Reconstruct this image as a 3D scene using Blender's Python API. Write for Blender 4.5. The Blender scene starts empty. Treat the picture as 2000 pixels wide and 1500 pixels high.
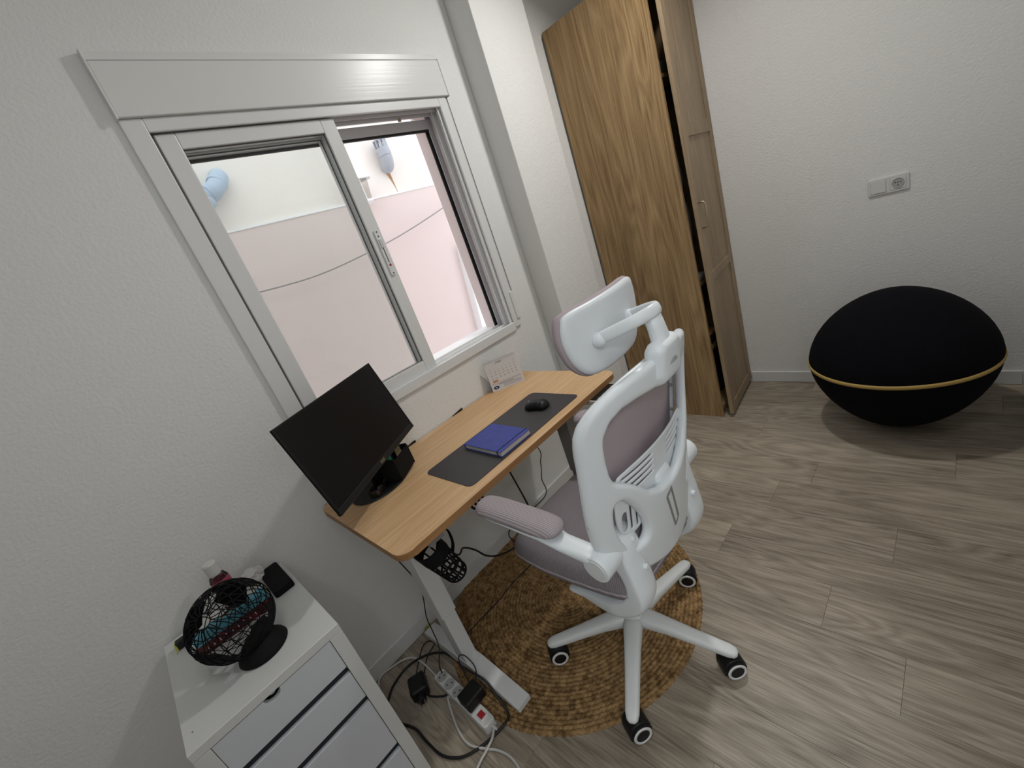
import bpy, bmesh, math, random
import numpy as np
from mathutils import Vector, Matrix
from mathutils.geometry import delaunay_2d_cdt

random.seed(7)
scene = bpy.context.scene
COL = scene.collection
PI = math.pi

# ------------------------------------------------------------------ camera
# world: x along the window wall, y into it (window wall at y=0), z up
RC = np.array([[0.64972496, -0.68777007, -0.32377432],
               [-0.45971445, -0.01628903, -0.88791739],
               [0.60540904, 0.72574582, -0.32676123]])   # rows: right, down, forward
FPX = 834.92
CAM = np.array([0.0, -1.65, 1.48109])
cam_d = bpy.data.cameras.new('camera')
cam_d.sensor_fit = 'HORIZONTAL'
cam_d.sensor_width = 36.0
cam_d.lens = 36.0 * FPX / 2000.0
cam_d.clip_start = 0.02
cam = bpy.data.objects.new('camera', cam_d)
COL.objects.link(cam)
m = Matrix.Identity(4)
for i in range(3):
    m[i][0] = RC[0][i]
    m[i][1] = -RC[1][i]
    m[i][2] = -RC[2][i]
    m[i][3] = CAM[i]
cam.matrix_world = m
scene.camera = cam


def ray(px, py):
    return RC.T @ np.array([(px - 1000) / FPX, (py - 750) / FPX, 1.0])


def at(px, py, ax, val):
    """photo pixel -> point on the plane  axis(ax) = val"""
    d = ray(px, py)
    t = (val - CAM[ax]) / d[ax]
    return CAM + t * d


def fl(px, py, z=0.0):
    return tuple(at(px, py, 2, z))


# ------------------------------------------------------------------ world, light, exposure
world = bpy.data.worlds.new('world')
scene.world = world
world.use_nodes = True
bg = world.node_tree.nodes['Background']
bg.inputs['Color'].default_value = (0.86, 0.92, 1.0, 1)
bg.inputs['Strength'].default_value = 2.2

vs = scene.view_settings
vs.view_transform = 'Standard'
vs.look = 'None'
vs.gamma = 1.0
vs.use_curve_mapping = False
vs.exposure = 0.0

LAMP_POS = (2.00, -0.96, 2.655)
LAMP_POWER = 13.8
LAMP_TILT = math.radians(20)      # spotlight head turned towards the desk side
FILL_POWER = 3.8
HALL_FILL_POWER = 22.0
FILL_COLOR = (0.92, 0.965, 1.0)
LAMP_COLOR = (1.0, 0.985, 0.955)
CEIL = 2.70


# ------------------------------------------------------------------ helpers
def lin(c):
    """sRGB 0-255 triple -> linear"""
    o = []
    for v in c:
        v = v / 255.0
        o.append(v / 12.92 if v <= 0.04045 else ((v + 0.055) / 1.055) ** 2.4)
    return (o[0], o[1], o[2], 1)


def mat(name, color, rough=0.5, metal=0.0, spec=0.5, bump=None, vary=None, emit=None, rand=0.0):
    """bump=(scale, strength, distance[, stretch xyz]); vary=(scale, amount)"""
    mt = bpy.data.materials.new(name)
    mt.use_nodes = True
    nt = mt.node_tree
    N, L = nt.nodes, nt.links
    b = N['Principled BSDF']
    b.inputs['Base Color'].default_value = color if len(color) == 4 else (*color, 1)
    b.inputs['Roughness'].default_value = rough
    b.inputs['Metallic'].default_value = metal
    b.inputs['Specular IOR Level'].default_value = spec
    tc = N.new('ShaderNodeTexCoord')
    if vary:
        nz = N.new('ShaderNodeTexNoise')
        nz.inputs['Scale'].default_value = vary[0]
        nz.inputs['Detail'].default_value = 5
        L.new(tc.outputs['Object'], nz.inputs['Vector'])
        mr = N.new('ShaderNodeMapRange')
        mr.inputs['From Min'].default_value = 0.3
        mr.inputs['From Max'].default_value = 0.7
        mr.inputs['To Min'].default_value = 1 - vary[1]
        mr.inputs['To Max'].default_value = 1 + vary[1]
        L.new(nz.outputs['Fac'], mr.inputs['Value'])
        mx = N.new('ShaderNodeMix')
        mx.data_type = 'RGBA'
        mx.blend_type = 'MULTIPLY'
        mx.inputs[0].default_value = 1
        mx.inputs[6].default_value = b.inputs['Base Color'].default_value
        L.new(mr.outputs['Result'], mx.inputs[7])
        L.new(mx.outputs[2], b.inputs['Base Color'])
    if bump:
        nz = N.new('ShaderNodeTexNoise')
        nz.inputs['Scale'].default_value = bump[0]
        nz.inputs['Detail'].default_value = 3
        src = tc.outputs['Object']
        if len(bump) > 3:
            mp = N.new('ShaderNodeMapping')
            mp.inputs['Scale'].default_value = bump[3]
            L.new(src, mp.inputs['Vector'])
            src = mp.outputs['Vector']
        L.new(src, nz.inputs['Vector'])
        bp = N.new('ShaderNodeBump')
        bp.inputs['Strength'].default_value = bump[1]
        bp.inputs['Distance'].default_value = bump[2]
        L.new(nz.outputs['Fac'], bp.inputs['Height'])
        L.new(bp.outputs['Normal'], b.inputs['Normal'])
    if emit:
        b.inputs['Emission Color'].default_value = (*emit[:3], 1)
        b.inputs['Emission Strength'].default_value = emit[3]
    return mt


def wood(name, dark, light, grain, rough=0.5, scale=6.0, bump=0.08, per_object=0.0, figure=0.5, fine=1.0):
    """procedural wood; grain = axis index the fibres run along"""
    mt = bpy.data.materials.new(name)
    mt.use_nodes = True
    nt = mt.node_tree
    N, L = nt.nodes, nt.links
    b = N['Principled BSDF']
    b.inputs['Roughness'].default_value = rough
    b.inputs['Specular IOR Level'].default_value = 0.35
    tc = N.new('ShaderNodeTexCoord')
    oi = N.new('ShaderNodeObjectInfo')
    off = N.new('ShaderNodeVectorMath')
    off.operation = 'SCALE'
    off.inputs[0].default_value = (37.1, 53.7, 19.3)
    L.new(oi.outputs['Random'], off.inputs['Scale'])
    add = N.new('ShaderNodeVectorMath')
    add.operation = 'ADD'
    L.new(tc.outputs['Object'], add.inputs[0])
    if per_object:
        L.new(off.outputs['Vector'], add.inputs[1])

    def mapped(sx, along):
        mp = N.new('ShaderNodeMapping')
        s = [sx, sx, sx]
        s[grain] = along
        mp.inputs['Scale'].default_value = s
        L.new(add.outputs['Vector'], mp.inputs['Vector'])
        return mp.outputs['Vector']

    # cathedral figure: distorted bands
    n1 = N.new('ShaderNodeTexNoise')
    n1.inputs['Scale'].default_value = 1.0
    n1.inputs['Detail'].default_value = 2
    n1.inputs['Distortion'].default_value = 0.6
    L.new(mapped(scale, scale * 0.14), n1.inputs['Vector'])
    ml = N.new('ShaderNodeMath')
    ml.operation = 'MULTIPLY'
    ml.inputs[1].default_value = 13.0
    L.new(n1.outputs['Fac'], ml.inputs[0])
    fr = N.new('ShaderNodeMath')
    fr.operation = 'PINGPONG'
    fr.inputs[1].default_value = 0.5
    L.new(ml.outputs[0], fr.inputs[0])
    # fibres
    n2 = N.new('ShaderNodeTexNoise')
    n2.inputs['Scale'].default_value = 1.0
    n2.inputs['Detail'].default_value = 6
    n2.inputs['Roughness'].default_value = 0.65
    L.new(mapped(scale * 22 * fine, scale * 0.7 * fine), n2.inputs['Vector'])
    n3 = N.new('ShaderNodeTexNoise')
    n3.inputs['Scale'].default_value = 1.0
    n3.inputs['Detail'].default_value = 3
    L.new(mapped(scale * 0.9, scale * 0.2), n3.inputs['Vector'])

    def mul(sock, k):
        q = N.new('ShaderNodeMath')
        q.operation = 'MULTIPLY'
        q.inputs[1].default_value = k
        L.new(sock, q.inputs[0])
        return q.outputs[0]

    def plus(a, c):
        q = N.new('ShaderNodeMath')
        q.operation = 'ADD'
        L.new(a, q.inputs[0])
        L.new(c, q.inputs[1])
        return q.outputs[0]

    v = plus(plus(mul(fr.outputs[0], figure), mul(n2.outputs['Fac'], 0.75)), mul(n3.outputs['Fac'], 0.45))
    if per_object:
        rr = N.new('ShaderNodeMath')
        rr.operation = 'MULTIPLY_ADD'
        rr.inputs[1].default_value = per_object
        rr.inputs[2].default_value = -per_object / 2
        L.new(oi.outputs['Random'], rr.inputs[0])
        v = plus(v, rr.outputs[0])
    cr = N.new('ShaderNodeValToRGB')
    cr.color_ramp.elements[0].position = 0.42
    cr.color_ramp.elements[0].color = dark
    cr.color_ramp.elements[1].position = 0.98
    cr.color_ramp.elements[1].color = light
    L.new(v, cr.inputs['Fac'])
    L.new(cr.outputs['Color'], b.inputs['Base Color'])
    bp = N.new('ShaderNodeBump')
    bp.inputs['Strength'].default_value = bump
    bp.inputs['Distance'].default_value = 0.002
    L.new(n2.outputs['Fac'], bp.inputs['Height'])
    L.new(bp.outputs['Normal'], b.inputs['Normal'])
    return mt


def ribbed(name, color, axis, freq, strength=0.35, rough=0.85):
    """woven fabric with fine ribs across one object axis"""
    mt = mat(name, color, rough, spec=0.2)
    nt = mt.node_tree
    N, L = nt.nodes, nt.links
    b = N['Principled BSDF']
    tc = N.new('ShaderNodeTexCoord')
    wv = N.new('ShaderNodeTexWave')
    wv.bands_direction = 'XYZ'[axis]
    wv.inputs['Scale'].default_value = freq
    wv.inputs['Distortion'].default_value = 0.4
    wv.inputs['Detail'].default_value = 1
    L.new(tc.outputs['Object'], wv.inputs['Vector'])
    bp = N.new('ShaderNodeBump')
    bp.inputs['Strength'].default_value = strength
    bp.inputs['Distance'].default_value = 0.0015
    L.new(wv.outputs['Fac'], bp.inputs['Height'])
    L.new(bp.outputs['Normal'], b.inputs['Normal'])
    mx = N.new('ShaderNodeMix')
    mx.data_type = 'RGBA'
    mx.inputs[6].default_value = tuple(c * 0.72 for c in color[:3]) + (1,)
    mx.inputs[7].default_value = tuple(min(1, c * 1.12) for c in color[:3]) + (1,)
    L.new(wv.outputs['Fac'], mx.inputs[0])
    L.new(mx.outputs[2], b.inputs['Base Color'])
    return mt


def glass(name, tint, rough=0.0):
    """thin pane: tinted see-through plus a weak reflection"""
    mt = bpy.data.materials.new(name)
    mt.use_nodes = True
    nt = mt.node_tree
    N, L = nt.nodes, nt.links
    N.remove(N['Principled BSDF'])
    out = N['Material Output']
    tr = N.new('ShaderNodeBsdfTransparent')
    tr.inputs['Color'].default_value = (*tint, 1)
    gl = N.new('ShaderNodeBsdfGlossy')
    gl.inputs['Roughness'].default_value = rough + 0.02
    fr = N.new('ShaderNodeFresnel')
    fr.inputs['IOR'].default_value = 1.3
    mx = N.new('ShaderNodeMixShader')
    L.new(fr.outputs[0], mx.inputs[0])
    L.new(tr.outputs[0], mx.inputs[1])
    L.new(gl.outputs[0], mx.inputs[2])
    L.new(mx.outputs[0], out.inputs['Surface'])
    return mt


def root_loc(o):
    v = Vector((0, 0, 0))
    while o is not None:
        v += o.location
        o = o.parent
    return v


def obj(name, bm, material, parent=None, origin=None, smooth=False, recalc=True):
    """bmesh in world coordinates -> one mesh object"""
    if recalc:
        bmesh.ops.recalc_face_normals(bm, faces=bm.faces[:])
    base = root_loc(parent) if parent else Vector(origin if origin else (0, 0, 0))
    me = bpy.data.meshes.new(name)
    bmesh.ops.translate(bm, verts=bm.verts[:], vec=-base)
    bm.to_mesh(me)
    bm.free()
    mats = material if isinstance(material, (list, tuple)) else [material]
    for q in mats:
        me.materials.append(q)
    if smooth:
        for p in me.polygons:
            p.use_smooth = True
    o = bpy.data.objects.new(name, me)
    COL.objects.link(o)
    if parent:
        o.parent = parent
    else:
        o.location = base
    return o


def autosmooth(o, deg=40):
    me = o.data
    for p in me.polygons:
        p.use_smooth = True
    me.set_sharp_from_angle(angle=math.radians(deg))
    return o


def thing(name, label, cat, loc, group=None):
    o = bpy.data.objects.new(name, None)
    o.empty_display_size = 0.05
    COL.objects.link(o)
    o.location = loc
    o['label'] = label
    o['category'] = cat
    if group:
        o['group'] = group
    return o


def tag(o, label, cat, group=None):
    o['label'] = label
    o['category'] = cat
    if group:
        o['group'] = group
    return o


def struct(o):
    o['kind'] = 'structure'
    return o


def new():
    return bmesh.new()


def box(bm, x0, x1, y0, y1, z0, z1, bev=0.0, seg=2, M=None):
    v = [bm.verts.new(p) for p in ((x0, y0, z0), (x1, y0, z0), (x1, y1, z0), (x0, y1, z0),
                                   (x0, y0, z1), (x1, y0, z1), (x1, y1, z1), (x0, y1, z1))]
    f = [bm.faces.new([v[i] for i in q]) for q in ((3, 2, 1, 0), (4, 5, 6, 7), (0, 1, 5, 4),
                                                  (1, 2, 6, 5), (2, 3, 7, 6), (3, 0, 4, 7))]
    vs_ = v
    if bev > 0:
        es = list({e for q in f for e in q.edges})
        r = bmesh.ops.bevel(bm, geom=es, offset=bev, segments=seg, profile=0.5, affect='EDGES')
        vs_ = list({w for q in r['faces'] for w in q.verts} | {w for w in v if w.is_valid})
    if M is not None:
        bmesh.ops.transform(bm, matrix=M, verts=vs_)
    return vs_


def BX(*a, bev=0.0, seg=2, M=None):
    bm = new()
    box(bm, *a, bev=bev, seg=seg, M=M)
    return bm


def catmull(pts, n=8, closed=False):
    P = [np.array(p, float) for p in pts]
    if len(P) < 3 and not closed:
        return P
    out = []
    N_ = len(P)
    rng = range(N_) if closed else range(N_ - 1)
    for i in rng:
        if closed:
            p0, p1, p2, p3 = P[i - 1], P[i], P[(i + 1) % N_], P[(i + 2) % N_]
        else:
            p1, p2 = P[i], P[i + 1]
            p0 = P[i - 1] if i > 0 else 2 * p1 - p2
            p3 = P[i + 2] if i + 2 < N_ else 2 * p2 - p1
        for k in range(n):
            t = k / n
            out.append(0.5 * ((2 * p1) + (-p0 + p2) * t + (2 * p0 - 5 * p1 + 4 * p2 - p3) * t * t
                              + (-p0 + 3 * p1 - 3 * p2 + p3) * t ** 3))
    if not closed:
        out.append(P[-1])
    return out


def tube(bm, pts, r, seg=8, n=6, closed=False, smooth_path=True, caps=True):
    """round tube along a path, r a number or one per control point"""
    if smooth_path:
        path = catmull(pts, n, closed)
        if hasattr(r, '__len__'):
            rr = [float(q[0]) for q in catmull([(x, 0) for x in r], n, closed)]
        else:
            rr = [r] * len(path)
    else:
        path = [np.array(p, float) for p in pts]
        rr = list(r) if hasattr(r, '__len__') else [r] * len(path)
    K = len(path)
    rings = []
    prev = None
    for i in range(K):
        if closed:
            t = path[(i + 1) % K] - path[i - 1]
        else:
            t = path[min(i + 1, K - 1)] - path[max(i - 1, 0)]
        t = t / (np.linalg.norm(t) + 1e-12)
        if prev is None:
            a = np.array([0, 0, 1.0]) if abs(t[2]) < 0.9 else np.array([1.0, 0, 0])
        else:
            a = prev
        a = a - t * (a @ t)
        a /= np.linalg.norm(a) + 1e-12
        prev = a
        b = np.cross(t, a)
        rings.append([bm.verts.new(path[i] + rr[i] * (math.cos(2 * PI * k / seg) * a + math.sin(2 * PI * k / seg) * b))
                      for k in range(seg)])
    for i in range(K if closed else K - 1):
        A, B = rings[i], rings[(i + 1) % K]
        for k in range(seg):
            bm.faces.new((A[k], A[(k + 1) % seg], B[(k + 1) % seg], B[k]))
    if caps and not closed:
        bm.faces.new(rings[0][::-1])
        bm.faces.new(rings[-1])
    return bm


def TB(*a, **k):
    bm = new()
    tube(bm, *a, **k)
    return bm


def loft(bm, path, side, w, h, seg=16, power=2.6, caps=True):
    """superelliptic section swept along path; side = constant side vector"""
    side = np.array(side, float)
    rings = []
    K = len(path)
    P = [np.array(p, float) for p in path]
    for i in range(K):
        t = P[min(i + 1, K - 1)] - P[max(i - 1, 0)]
        t /= np.linalg.norm(t)
        s = side - t * (side @ t)
        s /= np.linalg.norm(s)
        u = np.cross(t, s)
        ring = []
        for k in range(seg):
            a = 2 * PI * k / seg
            c, d = math.cos(a), math.sin(a)
            ex = 2 / power
            ring.append(bm.verts.new(P[i] + s * w[i] * math.copysign(abs(c) ** ex, c) + u * h[i] * math.copysign(abs(d) ** ex, d)))
        rings.append(ring)
    for i in range(K - 1):
        A, B = rings[i], rings[i + 1]
        for k in range(seg):
            bm.faces.new((A[k], A[(k + 1) % seg], B[(k + 1) % seg], B[k]))
    if caps:
        bm.faces.new(rings[0][::-1])
        bm.faces.new(rings[-1])
    return bm


def lathe(bm, prof, center=(0, 0, 0), seg=32, M=None):
    """prof: list of (radius, z)"""
    rings = []
    allv = []
    for r, z in prof:
        if r < 1e-5:
            ring = [bm.verts.new((center[0], center[1], center[2] + z))]
        else:
            ring = [bm.verts.new((center[0] + r * math.cos(2 * PI * k / seg), center[1] + r * math.sin(2 * PI * k / seg), center[2] + z))
                    for k in range(seg)]
        rings.append(ring)
        allv += ring
    for A, B in zip(rings[:-1], rings[1:]):
        if len(A) == 1 and len(B) == 1:
            continue
        for k in range(seg):
            j = (k + 1) % seg
            if len(A) == 1:
                bm.faces.new((A[0], B[j], B[k]))
            elif len(B) == 1:
                bm.faces.new((A[k], A[j], B[0]))
            else:
                bm.faces.new((A[k], A[j], B[j], B[k]))
    if M is not None:
        bmesh.ops.transform(bm, matrix=M, verts=allv)
    return bm


def cyl(bm, p0, p1, r, seg=24, bev=0.0):
    p0 = np.array(p0, float)
    p1 = np.array(p1, float)
    L_ = np.linalg.norm(p1 - p0)
    q = Vector(p1 - p0).to_track_quat('Z', 'Y').to_matrix().to_4x4()
    M = Matrix.Translation(Vector(p0)) @ q
    b = bev
    if b > 0:
        prof = [(0, 0), (r - b, 0), (r - b * 0.3, b * 0.3), (r, b), (r, L_ - b), (r - b * 0.3, L_ - b * 0.3), (r - b, L_), (0, L_)]
    else:
        prof = [(0, 0), (r, 0), (r, L_), (0, L_)]
    lathe(bm, prof, seg=seg, M=M)
    return bm


def rrect(x0, x1, y0, y1, r, n=6):
    o = []
    for cx, cy, a0 in ((x1 - r, y1 - r, 0), (x0 + r, y1 - r, 90), (x0 + r, y0 + r, 180), (x1 - r, y0 + r, 270)):
        for k in range(n + 1):
            a = math.radians(a0 + 90 * k / n)
            o.append((cx + r * math.cos(a), cy + r * math.sin(a)))
    return o


def slab(bm, outline, z0, z1, bev=0.0, fmap=None, seg=2):
    """extruded polygon; fmap maps (a,b,h) to world"""
    if fmap is None:
        fmap = lambda a, b, h: (a, b, h)
    A = [bm.verts.new(fmap(a, b, z0)) for a, b in outline]
    B = [bm.verts.new(fmap(a, b, z1)) for a, b in outline]
    n = len(A)
    f0 = bm.faces.new(A[::-1])
    f1 = bm.faces.new(B)
    for i in range(n):
        bm.faces.new((A[i], A[(i + 1) % n], B[(i + 1) % n], B[i]))
    if bev > 0:
        bmesh.ops.bevel(bm, geom=list(f0.edges) + list(f1.edges), offset=bev, segments=seg, profile=0.5, affect='EDGES')
    return bm


def SL(*a, **k):
    bm = new()
    slab(bm, *a, **k)
    return bm


def resample(poly, step):
    P = np.array(poly, float)
    Q = np.vstack([P, P[:1]])
    s = np.r_[0, np.cumsum(np.linalg.norm(np.diff(Q, axis=0), axis=1))]
    n = max(8, int(round(s[-1] / step)))
    t = np.linspace(0, s[-1], n, endpoint=False)
    return np.c_[np.interp(t, s, Q[:, 0]), np.interp(t, s, Q[:, 1])]


def inside(poly, pts):
    x, y = pts[:, 0], pts[:, 1]
    r = np.zeros(len(pts), bool)
    n = len(poly)
    for i in range(n):
        x0, y0 = poly[i]
        x1, y1 = poly[(i + 1) % n]
        if y0 == y1:
            continue
        c = ((y0 > y) != (y1 > y)) & (x < (x1 - x0) * (y - y0) / (y1 - y0) + x0)
        r ^= c
    return r


def bdist(loops, pts):
    d = np.full(len(pts), 1e9)
    for Lp in loops:
        A = Lp
        B = np.roll(Lp, -1, axis=0)
        for a, b in zip(A, B):
            e = b - a
            t = np.clip(((pts - a) @ e) / (e @ e + 1e-15), 0, 1)
            q = a + t[:, None] * e
            d = np.minimum(d, np.hypot(*(pts - q).T))
    return d


def inflate(outline, holes, fmap, tf, tb, rim, step, power=2.0):
    """closed plate with rounded rims: thickness grows from 0 at every edge to tf/tb at distance rim"""
    loops = [resample(outline, step)] + [resample(h, step) for h in holes]
    P = loops[0]
    lo, hi = P.min(0), P.max(0)
    gx, gy = np.meshgrid(np.arange(lo[0], hi[0], step), np.arange(lo[1], hi[1], step))
    gx = gx + (np.arange(gx.shape[0]) % 2)[:, None] * step * 0.5
    G = np.c_[gx.ravel(), gy.ravel()]
    ok = inside(P, G)
    for h in loops[1:]:
        ok &= ~inside(h, G)
    G = G[ok]
    G = G[bdist(loops, G) > max(step * 0.45, min(rim, step * 1.2))]
    rows = []
    for li, Lp in enumerate(loops):
        tn = np.roll(Lp, -1, axis=0) - np.roll(Lp, 1, axis=0)
        tn /= np.linalg.norm(tn, axis=1)[:, None] + 1e-12
        nr = np.c_[-tn[:, 1], tn[:, 0]]
        area = 0.5 * np.sum(Lp[:, 0] * np.roll(Lp[:, 1], -1) - np.roll(Lp[:, 0], -1) * Lp[:, 1])
        if (area < 0) != (li > 0):
            nr = -nr
        for fr_ in (0.10, 0.35, 0.70, 1.0):
            if fr_ * rim > step * 1.25 and fr_ == 1.0:
                continue
            q = Lp + nr * rim * fr_
            dd = bdist(loops, q)
            rows.append(q[dd > rim * fr_ * 0.93])
    R_ = np.vstack(rows)
    ok = inside(P, R_)
    for h in loops[1:]:
        ok &= ~inside(h, R_)
    G = np.vstack([G, R_[ok]])
    # an extra offset row just inside each edge keeps the rim round
    verts, edges = [], []
    for Lp in loops:
        b0 = len(verts)
        verts += [tuple(p) for p in Lp]
        edges += [(b0 + i, b0 + (i + 1) % len(Lp)) for i in range(len(Lp))]
    verts += [tuple(p) for p in G]
    V, E_, F_, *_r = delaunay_2d_cdt([Vector(v) for v in verts], edges, [], 0, 1e-6)
    V = np.array([(v.x, v.y) for v in V])
    d = bdist(loops, V)
    d[d < 1e-6] = 0
    hh = np.clip(1 - np.clip(d / rim, 0, 1), 0, 1)
    hh = (1 - hh ** power) ** (1 / power)
    bm = new()
    fr, bk = [], []
    for (a, b), h in zip(V, hh):
        v0 = bm.verts.new(fmap(a, b, tf * h))
        fr.append(v0)
        bk.append(v0 if h <= 1e-6 else bm.verts.new(fmap(a, b, -tb * h)))
    F_ = np.array(F_)
    cen = V[F_].mean(1)
    ok = inside(loops[0], cen)
    for h in loops[1:]:
        ok &= ~inside(h, cen)
    for f in F_[ok]:
        for vsx in ([fr[i] for i in f], [bk[i] for i in f][::-1]):
            try:
                bm.faces.new(vsx)
            except ValueError:
                pass
    for v in [v for v in bm.verts if not v.link_faces]:
        bm.verts.remove(v)
    return bm


FONT_CACHE = {}


def text_mesh(txt, size, M, extrude=0.0003):
    cu = bpy.data.curves.new('t', 'FONT')
    cu.body = txt
    cu.size = size
    cu.align_x = 'CENTER'
    cu.align_y = 'CENTER'
    cu.extrude = extrude
    cu.resolution_u = 3
    o = bpy.data.objects.new('t', cu)
    COL.objects.link(o)
    dg = bpy.context.evaluated_depsgraph_get()
    me = bpy.data.meshes.new_from_object(o.evaluated_get(dg))
    bm = new()
    bm.from_mesh(me)
    bpy.data.objects.remove(o)
    bpy.data.curves.remove(cu)
    bpy.data.meshes.remove(me)
    bmesh.ops.transform(bm, matrix=M, verts=bm.verts[:])
    return bm


# ------------------------------------------------------------------ materials
M = {}
M['wall'] = mat('white_stipple_plaster', (0.80, 0.80, 0.785), 0.9, spec=0.2, bump=(95, 0.55, 0.004), vary=(1.5, 0.015))
M['ceiling'] = mat('ceiling_paint', (0.84, 0.84, 0.83), 0.95, spec=0.1)
M['baseboard'] = mat('baseboard_paint', (0.72, 0.72, 0.71), 0.45)
M['floorbase'] = mat('floor_joint', (0.16, 0.14, 0.12), 0.9)
M['plank'] = wood('grey_oak_vinyl', lin((104, 93, 80)), lin((196, 184, 166)), 1, rough=0.42, scale=6.5, bump=0.10, per_object=0.10, figure=0.30, fine=1.7)
M['oak'] = wood('oak_veneer', lin((116, 90, 58)), lin((190, 160, 117)), 2, rough=0.5, scale=5.0, bump=0.08, figure=0.34)
M['oak_door'] = wood('oak_door_veneer', lin((128, 108, 84)), lin((184, 162, 132)), 2, rough=0.5, scale=5.0, bump=0.06, figure=0.15)
M['desk'] = wood('desk_laminate', lin((196, 154, 110)), lin((238, 204, 160)), 0, rough=0.42, scale=4.0, bump=0.04, figure=0.14)
M['deskedge'] = wood('desk_edge', lin((146, 104, 64)), lin((184, 142, 98)), 0, rough=0.5, scale=4.0, bump=0.04, figure=0.14)
M['upvc'] = mat('window_white', (0.76, 0.765, 0.76), 0.35, spec=0.5)
M['upvc_box'] = mat('shutter_box_white', (0.76, 0.765, 0.75), 0.30, spec=0.3, bump=(3.0, 0.05, 0.01, (0.3, 1, 30)))
M['alu_grey'] = mat('window_track_grey', (0.62, 0.60, 0.61), 0.4, metal=0.1)
M['gasket'] = mat('gasket_black', (0.012, 0.012, 0.014), 0.6)
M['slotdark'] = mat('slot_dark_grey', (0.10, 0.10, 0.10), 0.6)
M['chrome'] = mat('brushed_metal', (0.6, 0.6, 0.6), 0.35, metal=0.9)
M['handle'] = mat('brass_handle', (0.42, 0.35, 0.25), 0.4, metal=0.7)
M['glass'] = glass('pane_glass', (0.926, 0.940, 0.932))
M['red'] = mat('red_plastic', (0.35, 0.02, 0.03), 0.4)
M['out_up'] = mat('outside_white_render', (0.88, 0.81, 0.745), 0.95, spec=0.1, vary=(1.6, 0.06), bump=(40, 0.3, 0.004))
M['out_low'] = mat('outside_pink_render', (0.78, 0.655, 0.62), 0.95, spec=0.1, vary=(1.2, 0.03), bump=(40, 0.2, 0.003))
M['out_reveal'] = mat('outside_reveal_render', (0.76, 0.67, 0.65), 0.95, spec=0.1, bump=(120, 0.6, 0.004))
M['out_white'] = mat('outside_white_paint', (0.9, 0.9, 0.9), 0.6)
M['rust'] = mat('rust_stain', (0.50, 0.30, 0.16), 0.95, spec=0.1, vary=(14, 0.35))
M['pvc'] = mat('grey_pvc', (0.42, 0.44, 0.48), 0.45)
M['pvcblue'] = mat('grey_blue_pvc', (0.46, 0.55, 0.66), 0.4)
M['cord'] = mat('line_cord', (0.3, 0.28, 0.27), 0.8)
M['chair_white'] = mat('chair_white_plastic', (0.80, 0.84, 0.865), 0.36, spec=0.5)
M['base_white'] = mat('chair_base_nylon', (0.74, 0.76, 0.76), 0.5, bump=(220, 0.15, 0.001))
M['mauve'] = ribbed('mauve_mesh_seat', (0.27, 0.24, 0.258), 1, 60, 0.5)
M['mauve_pad'] = ribbed('mauve_pad', (0.43, 0.375, 0.395), 0, 62, 0.45)
M['mauve_back'] = mat('mauve_back_mesh', (0.46, 0.385, 0.41), 0.9, spec=0.15, bump=(500, 0.3, 0.001, (1, 1, 0.25)))
M['blackplastic'] = mat('black_plastic', (0.008, 0.008, 0.009), 0.42, spec=0.35)
M['blackmatte'] = mat('black_matte', (0.006, 0.006, 0.007), 0.75, spec=0.18)
M['screen'] = mat('screen_black', (0.006, 0.0055, 0.006), 0.30, spec=0.22)
M['blackfabric'] = mat('black_knit', (0.0045, 0.0045, 0.0065), 0.95, spec=0.1, bump=(420, 0.3, 0.001))
M['gold'] = mat('gold_piping', (0.50, 0.34, 0.10), 0.6)
M['ring_white'] = mat('caster_ring_white', (0.72, 0.73, 0.73), 0.4)
M['mat_dark'] = mat('desk_mat_leatherette', (0.042, 0.036, 0.040), 0.55, bump=(300, 0.1, 0.001))
M['blue'] = mat('blue_cover', (0.040, 0.058, 0.30), 0.55, spec=0.4, vary=(40, 0.12))
M['darkblue'] = mat('blue_elastic', (0.012, 0.016, 0.09), 0.7)
M['paper'] = mat('paper_edges', (0.60, 0.58, 0.52), 0.9, bump=(6, 0.5, 0.002, (1, 1, 250)))
M['card'] = mat('calendar_card', (0.68, 0.66, 0.65), 0.7)
M['ink'] = mat('print_ink', (0.10, 0.09, 0.11), 0.8)
M['orange'] = mat('orange_print', (0.62, 0.27, 0.10), 0.8)
M['navy'] = mat('navy_print', (0.02, 0.02, 0.09), 0.8)
M['drawer'] = mat('white_lacquer', (0.68, 0.685, 0.67), 0.4, spec=0.4)
M['drawer_front'] = mat('white_drawer_front', (0.63, 0.655, 0.69), 0.42, spec=0.4)
M['drawer_gap'] = mat('drawer_shadow_gap', (0.02, 0.02, 0.028), 0.8)  # near-black colour stands in for the shade inside the drawer gaps
M['steel_white'] = mat('desk_leg_white', (0.72, 0.73, 0.73), 0.45)
M['steel_grey'] = mat('desk_leg_grey', (0.26, 0.255, 0.25), 0.5)
M['whiteplug'] = mat('white_plug_plastic', (0.70, 0.70, 0.69), 0.4)
M['greyplug'] = mat('socket_grey', (0.42, 0.42, 0.42), 0.5)
M['whitecord'] = mat('white_cord', (0.62, 0.61, 0.58), 0.5)
M['blackcord'] = mat('black_cord', (0.010, 0.010, 0.011), 0.5)
M['yellow'] = mat('yellow_plastic', (0.60, 0.58, 0.08), 0.5)
M['pink'] = mat('pink_label', (0.50, 0.10, 0.17), 0.6)
M['clear'] = glass('clear_plastic', (0.82, 0.80, 0.78), 0.1)
M['skyblue'] = mat('sky_blue_print', (0.10, 0.36, 0.46), 0.6)
M['maroon'] = mat('maroon_print', (0.11, 0.012, 0.016), 0.6)
M['tissue'] = mat('tissue_paper', (0.66, 0.64, 0.61), 0.9)
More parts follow.
